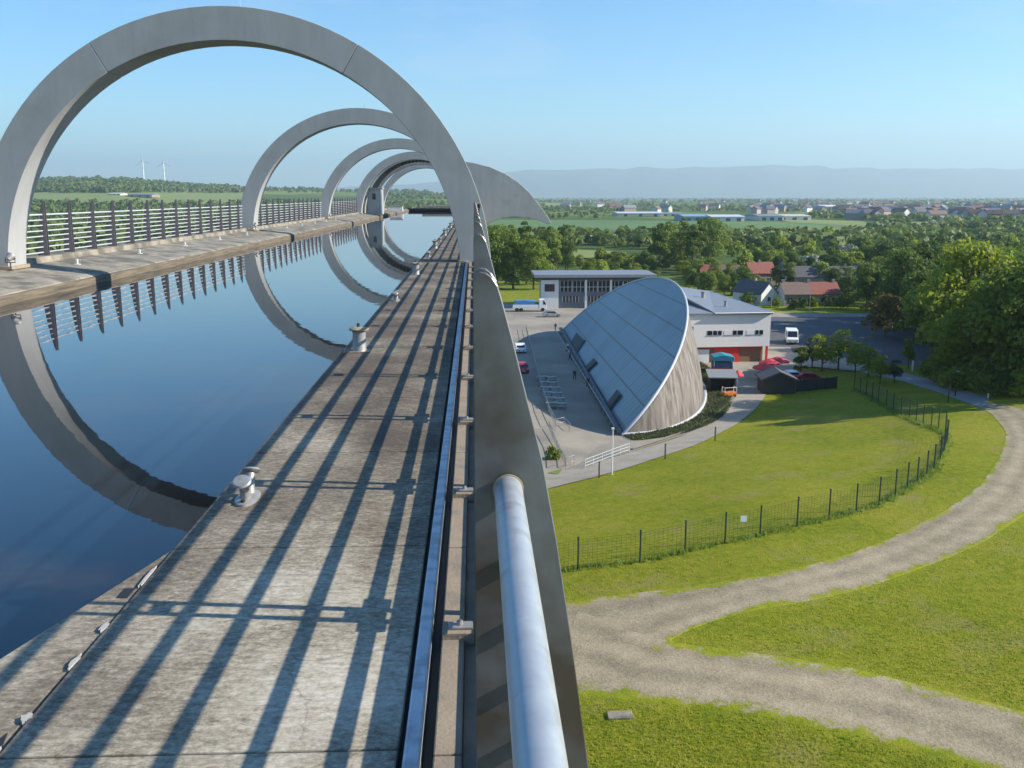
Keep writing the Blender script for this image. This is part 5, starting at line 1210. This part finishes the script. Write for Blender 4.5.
tree_proto('big4', 9, 14, 5.6, 18, 4200, 0.30, M['leaf_mid'], 0.10)
tree_proto('tall0', 5, 18, 4.2, 18, 3600, 0.34, M['leaf_mid'], 0.0); tree_proto('tall1', 6, 18, 4.6, 20, 3600, 0.34, M['leaf_dark'], 0.0)
tree_proto('young0', 7, 6, 2.4, 12, 1500, 0.17, M['leaf_light'], 0.22, name='young_tree'); tree_proto('young1', 8, 5.5, 2.0, 10, 1200, 0.17, M['leaf_pale'], 0.22, name='young_tree')
tree_proto('bush0', 10, 4.2, 3.0, 10, 1400, 0.24, M['leaf_mid'], 0.0, name='bush'); tree_proto('bush1', 12, 3.6, 2.6, 10, 1200, 0.24, M['leaf_light'], 0.0, name='bush')
tree_proto('far0', 13, 11, 5.0, 12, 700, 0.62, M['leaf_mid'], 0.05); tree_proto('far1', 14, 12, 5.2, 12, 700, 0.62, M['leaf_dark'], 0.05); tree_proto('far2', 15, 10, 5.2, 12, 700, 0.62, M['leaf_light'], 0.05)
tree_proto('blossom', 16, 7, 4.2, 12, 1100, 0.35, M['blossom'], 0.05); tree_proto('rusty', 17, 9, 4.6, 14, 1500, 0.34, M['hedge_red'], 0.1); tree_proto('conifer', 18, 6, 1.6, 12, 900, 0.2, M['leaf_dark'], 0.05)
TC = {}
def plant(key, loc, s, rz, label, group):
    V, Fq, L, m, seed, h, r, name = TP[key]
    t = empty(name, loc, rz, label, 'bush' if name == 'bush' else 'tree', group); t.scale = (s[0], s[0], s[1])
    if key not in TC:
        c = npmesh('crown', V, Fq, m, t); b = trunk_mb(seed, h, r, L).build('trunk', M['bark'], t); TC[key] = (c, b)
    else:
        for q in TC[key]: link(q.copy(), t)
    return t
def inpoly(x, y, P):
    c = False; j = len(P)-1
    for i in range(len(P)):
        if (P[i][1] > y) != (P[j][1] > y) and x < (P[j][0]-P[i][0])*(y-P[i][1])/(P[j][1]-P[i][1])+P[i][0]: c = not c
        j = i
    return c
placed = []
ONES = ['', 'first', 'second', 'third', 'fourth', 'fifth', 'sixth', 'seventh', 'eighth', 'ninth', 'tenth', 'eleventh', 'twelfth', 'thirteenth', 'fourteenth', 'fifteenth', 'sixteenth', 'seventeenth', 'eighteenth', 'nineteenth', 'twentieth', 'twenty-first', 'twenty-second', 'twenty-third', 'twenty-fourth', 'twenty-fifth', 'twenty-sixth', 'twenty-seventh', 'twenty-eighth', 'twenty-ninth']+['thirt'+'ieth']+['thirty-'+q for q in ('first', 'second', 'third', 'fourth', 'fifth', 'sixth', 'seventh', 'eighth', 'ninth')]+['fortieth']+['forty-'+q for q in ('first', 'second', 'third', 'fourth', 'fifth', 'sixth', 'seventh', 'eighth', 'ninth')]
def rank_labels(objs):
    by = {}
    for o in objs: by.setdefault(o['group'], []).append(o)
    for gname, L in by.items():
        if len(L) < 2: continue
        if len(L) > 48: continue
        L.sort(key=lambda o: o.location.x/max(1, o.location.y))
        for i, o in enumerate(L): o['label'] = (o['label']+', '+ONES[i+1]+' from the left')
pr = random.Random(5)
def scatter(poly, n, spacing, keys, hr, label, group, tries=4000):
    xs = [p[0] for p in poly]; ys_ = [p[1] for p in poly]; k = 0; made = []
    for _ in range(tries):
        if k >= n: break
        # sample in world space so that far ground is not starved
        py = pr.uniform(min(ys_), max(ys_)); px = pr.uniform(min(xs), max(xs))
        if not inpoly(px, py, poly): continue
        g = G(px, py)
        if any((g[0]-a)**2+(g[1]-b)**2 < spacing**2 for a, b in placed): continue
        placed.append((g[0], g[1])); key = pr.choice(keys); h = TP[key][5]; sz = pr.uniform(*hr)/h; sx = sz*pr.uniform(0.85, 1.15)
        kd = {'leaf_dark': 'dark green', 'leaf_mid': 'mid green', 'leaf_light': 'yellow green', 'leaf_pale': 'pale grey green', 'leaf_far': 'green', 'blossom': 'white flowering', 'hedge_red': 'rusty brown'}
        col = next(v for q, v in kd.items() if M[q] == TP[key][3])
        made.append(plant(key, (g[0], g[1], g[2]), (sx, sz), pr.uniform(0, 6.28), label % col, group+' ('+col+')')); k += 1
    rank_labels(made)
    return k
# named trees first
def one(key, px, py, h, label, wide=1.0, group=None):
    g = G(px, py); s = h/TP[key][5]; placed.append((g[0], g[1])); plant(key, g, (s*wide, s), pr.uniform(0, 6), label, group)
one('big3', 962, 374, 18.5, 'large sunlit yellow green tree at the front of the right wood', 1.05)
one('big3', 1000, 352, 17, 'big yellow green tree behind the sunlit one near the right edge', 1.0)
one('big1', 930, 357, 12.5, 'rounded mid green tree left of the large sunlit one', 1.1)
one('rusty', 884, 338, 8.5, 'rusty brown leaved tree at the left corner of the dark wood', 1.2)
one('young0', 822, 372, 5.6, 'leftmost yellow green young tree on the lawn below the car park', 1.1, 'young trees below the car park'); one('young1', 812, 368, 5.2, 'pale grey green young tree at the left end of the young row', 1.1, 'young trees below the car park')
one('young0', 838, 370, 6.2, 'tallest yellow green young tree in the middle of the young row', 1.1, 'young trees below the car park'); one('young0', 868, 377, 4.4, 'wide low young tree right of the tallest young one', 1.3, 'young trees below the car park')
one('young0', 880, 384, 4.0, 'young tree leaning over the footpath', 1.2, 'young trees below the car park'); one('young0', 908, 369, 4.6, 'slim young tree with a white guard beside the footpath', 0.7, 'young trees below the car park')
one('young1', 894, 383, 3.4, 'small pale young tree beside the footpath', 1.1, 'young trees below the car park'); one('young0', 855, 373, 4.6, 'young tree between the tallest and the wide low one', 1.0, 'young trees below the car park')
one('conifer', 800, 376, 4.6, 'small dark conifer on the lawn above the gabled shed', 1.3)
one('bush0', 553, 462, 1.6, 'dark round bush on the small grass patch by the railing', 0.8)
one('blossom', 848, 266, 8, 'white flowering tree in the wood above the houses', 1.0); one('blossom', 812, 272, 6, 'white flowering shrub above the long terrace', 1.2)
for k, (a, b, h_) in enumerate([(742, 290, 7), (756, 292, 4.5), (776, 287, 6.5), (790, 287, 7.5), (800, 286, 6), (822, 287, 7), (834, 288, 6), (845, 296, 8), (848, 303, 7), (858, 286, 6), (735, 300, 5), (712, 287, 5), (727, 288, 4)]):
    one(['big4', 'bush0', 'big0', 'big1'][k % 4], a, b, h_, '%s small garden tree from the left in front of the houses' % ONES[[3, 4, 5, 6, 7, 8, 9, 10, 11, 12, 2, 0, 1][k]+1], 1.0, 'garden trees among the houses')
g = G(908, 371); t = empty('tree_guard', (g[0]+0.5, g[1]-0.4, g[2]), 0, 'white tree guard tube beside the slim young tree', 'tree guard'); MB().tube([(0, 0, 0), (0, 0, 1.7)], 0.14, 10).build('guard_tube', M['whitepaint'], t); MB().box(0.12, 0.18, -0.03, 0.03, 0, 2.0).build('stake', M['bark'], t)
for k, p in enumerate([(988, 398), (955, 396)]):
    g = G(*p); t = empty('path_bollard', g, 0, ['short pale bollard beside the footpath under the trees', 'dark bollard beside the footpath under the trees'][k], 'bollard', 'bollards beside the footpath'); MB().lathe([(0.09, 0), (0.09, 0.9), (0.07, 0.98), (0.0, 1.0)], n=12).build('bollard_shaft', [M['whitepaint'], M['shed']][k], t)
for k, (a, b) in enumerate([(809, 317), (948, 402), (771, 312)]):
    g = G(a, b); t = empty('street_lamp', g, 0, ['slim grey street lamp in front of the red tiled terrace', 'dark slim street lamp beside the footpath near the wood', 'slim grey street lamp at the corner of the white building'][k], 'street lamp', 'street lamps')
    MB().tube([(0, 0, 0), (0, 0, 5.6 if k != 1 else 3.4)], [0.08, 0.05], 8).build('pole', [M['cast'], M['shed'], M['cast']][k], t); zt = 5.6 if k != 1 else 3.4
    MB().tube([(0, 0, zt), (0.2, 0, zt+0.15), (0.7, 0, zt+0.2)], 0.035, 6).build('arm', [M['cast'], M['shed'], M['cast']][k], t); MB().box(0.6, 1.05, -0.1, 0.1, zt+0.14, zt+0.25).build('lamp_head', M['cast'], t, bevel=0.03)
n_ = 0
n_ += scatter([(905, 356), (925, 366), (952, 378), (985, 390), (1040, 399), (1075, 402), (1075, 300), (1000, 300), (890, 318)], 62, 5.6, ['big0', 'big1', 'big2', 'big4', 'big0', 'big3'], (12.5, 17), '%s tree in the dense wood at the right edge', 'trees of the right wood')
n_ += scatter([(930, 384), (960, 393), (1010, 398), (1060, 401), (1060, 392), (985, 386), (945, 374)], 14, 3.2, ['bush0', 'bush0', 'bush1'], (2.5, 4.5), '%s bush at the foot of the right wood', 'bushes at the wood edge')
n_ += scatter([(846, 300), (880, 318), (900, 316), (1060, 300), (1060, 272), (860, 272), (876, 290)], 42, 7.5, ['big0', 'big1', 'big2', 'big4'], (9, 13), '%s tree in the wood behind the car park', 'trees behind the car park')
n_ += scatter([(480, 291), (556, 290), (566, 276), (575, 268), (560, 262), (480, 264)], 40, 5.0, ['tall0', 'tall1', 'tall0', 'big1', 'big4'], (9, 18), '%s tall tree behind the office at its left end', 'tall trees behind the office')
n_ += scatter([(560, 285), (600, 284), (650, 286), (700, 290), (700, 276), (640, 262), (560, 264)], 34, 5, ['big1', 'big4', 'big3', 'bush0', 'bush1'], (3.5, 6.5), '%s low tree behind the office roof', 'low trees behind the office')
n_ += scatter([(640, 276), (700, 276), (720, 262), (690, 252), (640, 256)], 13, 7, ['tall0', 'tall1', 'big1'], (13, 19), '%s tree of the tall clump behind the blue roof', 'tall clump behind the blue roof')
n_ += scatter([(690, 296), (748, 296), (748, 286), (700, 276), (690, 280)], 16, 5.5, ['big4', 'big0', 'big1', 'bush0'], (4.5, 7.5), '%s tree between the white building and the red roofs', 'trees by the red roofs')
n_ += scatter([(742, 281), (880, 281), (900, 268), (742, 268)], 26, 8, ['big4', 'big0', 'big1', 'far2'], (6, 10), '%s tree among the houses', 'trees among the houses')
n_ += scatter([(740, 308), (770, 309), (845, 309), (860, 300), (842, 296), (842, 306), (772, 307), (740, 302)], 12, 3.5, ['bush0', 'bush1', 'conifer'], (1.8, 3.4), '%s garden bush in front of the terrace', 'garden bushes by the terrace')
n_ += scatter([(700, 268), (960, 268), (1060, 262), (1060, 243), (700, 243)], 70, 11, ['far0', 'far1', 'far2', 'far2'], (4.5, 10), '%s tree of the scattered wood beyond the houses', 'trees beyond the houses')
n_ += scatter([(560, 248), (700, 250), (700, 239), (560, 238)], 44, 8, ['far0', 'far1', 'far2'], (4.5, 8), '%s tree of the belt between the two fields', 'trees between the fields')
print('trees', n_)

# ------------------------------------------------------------------ woods too far off to count: one mass
def wood_mass(name, bands, m, label, nq=14, seed=1):
    g = np.random.default_rng(seed); VV = []
    for (xa, xb, ya, yb, n, h) in bands:
        px = g.uniform(xa, xb, n); py = g.uniform(ya, yb, n)
        # clustering into copses and hedge lines
        keep = (np.sin(px*0.055+py*1.9)+np.sin(px*0.021-py*0.8+2)+g.uniform(-1.2, 1.6, n)) > -0.3
        for P_ in CLEAR: keep &= ~inpolyv(px, py, P_)
        for c in Gv(px[keep], py[keep]):
            if math.hypot(c[0], c[1]) > 24000: continue
            hh = h*g.uniform(0.6, 1.15); r = hh*g.uniform(0.45, 0.7)
            nn = g.normal(size=(nq, 3)); nn /= np.linalg.norm(nn, axis=1)[:, None]; nn[:, 2] = np.abs(nn[:, 2])*1.0-0.15
            C = np.array([c[0], c[1], c[2]+hh*0.42])+nn*np.array([r, r, hh*0.52])*g.uniform(0.7, 1.0, (nq, 1))
            mm = nn+g.normal(size=(nq, 3))*0.35; mm /= np.linalg.norm(mm, axis=1)[:, None]
            a = np.cross(mm, g.normal(size=(nq, 3))); a /= np.linalg.norm(a, axis=1)[:, None]; b = np.cross(mm, a); s = r*g.uniform(0.35, 0.62, (nq, 1))
            VV.append(np.stack([C-a*s, C-b*s*0.9, C+a*s*0.9, C+b*s], 1).reshape(-1, 3))
    V = np.concatenate(VV); o = npmesh(name, V, np.arange(len(V)).reshape(-1, 4), m); tag(o, label, 'woodland', kind='stuff')
CLEAR = [[(480, 219.5), (600, 220.5), (740, 222), (862, 220), (884, 231), (850, 236), (740, 238), (600, 236), (480, 236)], [(480, 249), (625, 249), (625, 259), (480, 259)], [(905, 222), (948, 223), (942, 229), (905, 228)], [(940, 233), (1040, 232), (1040, 237), (930, 238)], [(20, 194.5), (245, 194), (245, 204), (20, 204)], [(545, 203), (572, 203), (572, 208), (545, 208)],
         [(610, 213), (810, 213), (810, 223), (610, 223)]]
wood_mass('distant_woodland', [(470, 1080, 198.4, 203, 1500, 13), (470, 1080, 202, 212, 1900, 8), (470, 1080, 209, 220, 1000, 8), (850, 1080, 218, 246, 1300, 8), (700, 900, 234, 250, 500, 8), (480, 720, 236, 250, 260, 8)], M['leaf_far'], 'hazy woods and hedges around the distant town', seed=2)
wood_mass('ridge_woodland', [(-60, 460, 180, 193.5, 5200, 15), (380, 480, 188, 200, 700, 13), (-60, 480, 203, 212, 1300, 10), (-60, 480, 210, 232, 1100, 9), (-60, 480, 232, 262, 700, 9)], M['leaf_far'], 'dark woods along the left ridge and fields', seed=3)

# planting bed along the timber wall, grass tufts
def tufts(name, n, fn, size, m, label, cat, seed, blades=3):
    g = np.random.default_rng(seed); C = fn(g, n); n = len(C); VV = []
    for k in range(blades):
        a = g.uniform(0, 6.283, n); d = np.stack([np.cos(a), np.sin(a), np.zeros(n)], 1); h = (size*g.uniform(0.5, 1.3, n))[:, None]; w2 = h*g.uniform(0.10, 0.22, (n, 1)); off = g.normal(size=(n, 3))*np.array([1, 1, 0])*size*0.35
        lean = g.normal(size=(n, 3))*np.array([0.45, 0.45, 0]); p = C+off
        VV.append(np.stack([p-d*w2, p+d*w2, p+d*w2*0.3+np.array([0, 0, 1])*h+lean*h, p-d*w2*0.3+np.array([0, 0, 1])*h*0.95+lean*h], 1).reshape(-1, 3))
    V = np.concatenate(VV); o = npmesh(name, V, np.arange(len(V)).reshape(-1, 4), m); tag(o, label, cat, kind='stuff')
def bed(g, n):
    t = g.uniform(0.02, 1.9, n); q = g.uniform(0.05, 0.95, n); P = VC+np.cos(t)[:, None]*VU*(1+0.06*q[:, None]*1)+((VBUL+VLEAN+0.5+2.6*q)*np.sin(t))[:, None]*VN
    P = P+np.array([0.6, -0.6])*q[:, None]
    return np.c_[P, terrain(P[:, 0], P[:, 1])+0.05]
tufts('planting_bed', 9000, bed, 0.28, foliage('bed_plants', (0.06, 0.075, 0.035), (0.17, 0.20, 0.05), 0.25), 'low mixed planting between the timber wall and the curved path', 'planting', 5)
TRACKS = [[(540, 600), (650, 588), (720, 580), (790, 567), (850, 550), (900, 530), (945, 507), (980, 482), (998, 455), (1004, 432), (990, 413), (960, 396), (1030, 404), (1060, 425), (1060, 470), (1035, 515), (985, 545), (930, 568), (860, 593), (800, 606), (740, 615), (690, 633), (668, 641), (750, 648), (850, 663), (950, 688), (1060, 716), (1060, 800), (980, 772), (900, 749), (800, 725), (700, 710), (540, 700)],
          [(530, 476), (560, 467), (640, 450), (680, 438), (715, 420), (733, 402), (770, 376), (760, 410), (740, 426), (700, 446), (650, 463), (610, 476), (530, 496)]]
def lawn(g, n):
    px = g.uniform(560, 1060, n*2); py = 440+340*g.random(n*2)**0.8
    ok = ~((py < 490) & (px < 640))
    for T in TRACKS: ok &= ~inpolyv(px, py, T)
    px = px[ok][:n]; py = py[ok][:n]; return Gv(px+g.normal(size=len(px))*9, py+g.normal(size=len(px))*4)
tufts('grass', 24000, lawn, 0.085, foliage('grass_blades', (0.17, 0.24, 0.016), (0.36, 0.36, 0.05), 0.4), 'short rough grass on the slope beside the gravel tracks', 'grass', 6)
def fenceline(g, n):
    i = g.integers(0, len(FP)-1, n); q = g.random(n); PP = np.array([G(*p) for p in FP]); C = PP[i]*(1-q[:, None])+PP[i+1]*q[:, None]
    C[:, :2] += g.normal(size=(n, 2))*0.25; C[:, 2] = terrain(C[:, 0], C[:, 1]); return C
tufts('long_grass', 1800, fenceline, 0.22, foliage('long_grass_blades', (0.12, 0.19, 0.025), (0.22, 0.28, 0.045), 0.4), 'longer grass left uncut along the wire fence', 'grass', 8, 4)

# ------------------------------------------------------------------ haze
hm = bpy.data.materials.new('thin_air'); hm.use_nodes = True; n = hm.node_tree; n.nodes.remove(n.nodes['Principled BSDF'])
pv = n.nodes.new('ShaderNodeVolumePrincipled'); pv.inputs['Color'].default_value = (0.70, 0.92, 1.0, 1); pv.inputs['Density'].default_value = 0.95e-4; pv.inputs['Anisotropy'].default_value = 0.2
n.links.new(pv.outputs[0], n.nodes['Material Output'].inputs['Volume'])
hz = MB().box(-27000, 27000, -27000, 27000, -95, 950).build('haze', hm); hz['kind'] = 'stuff'
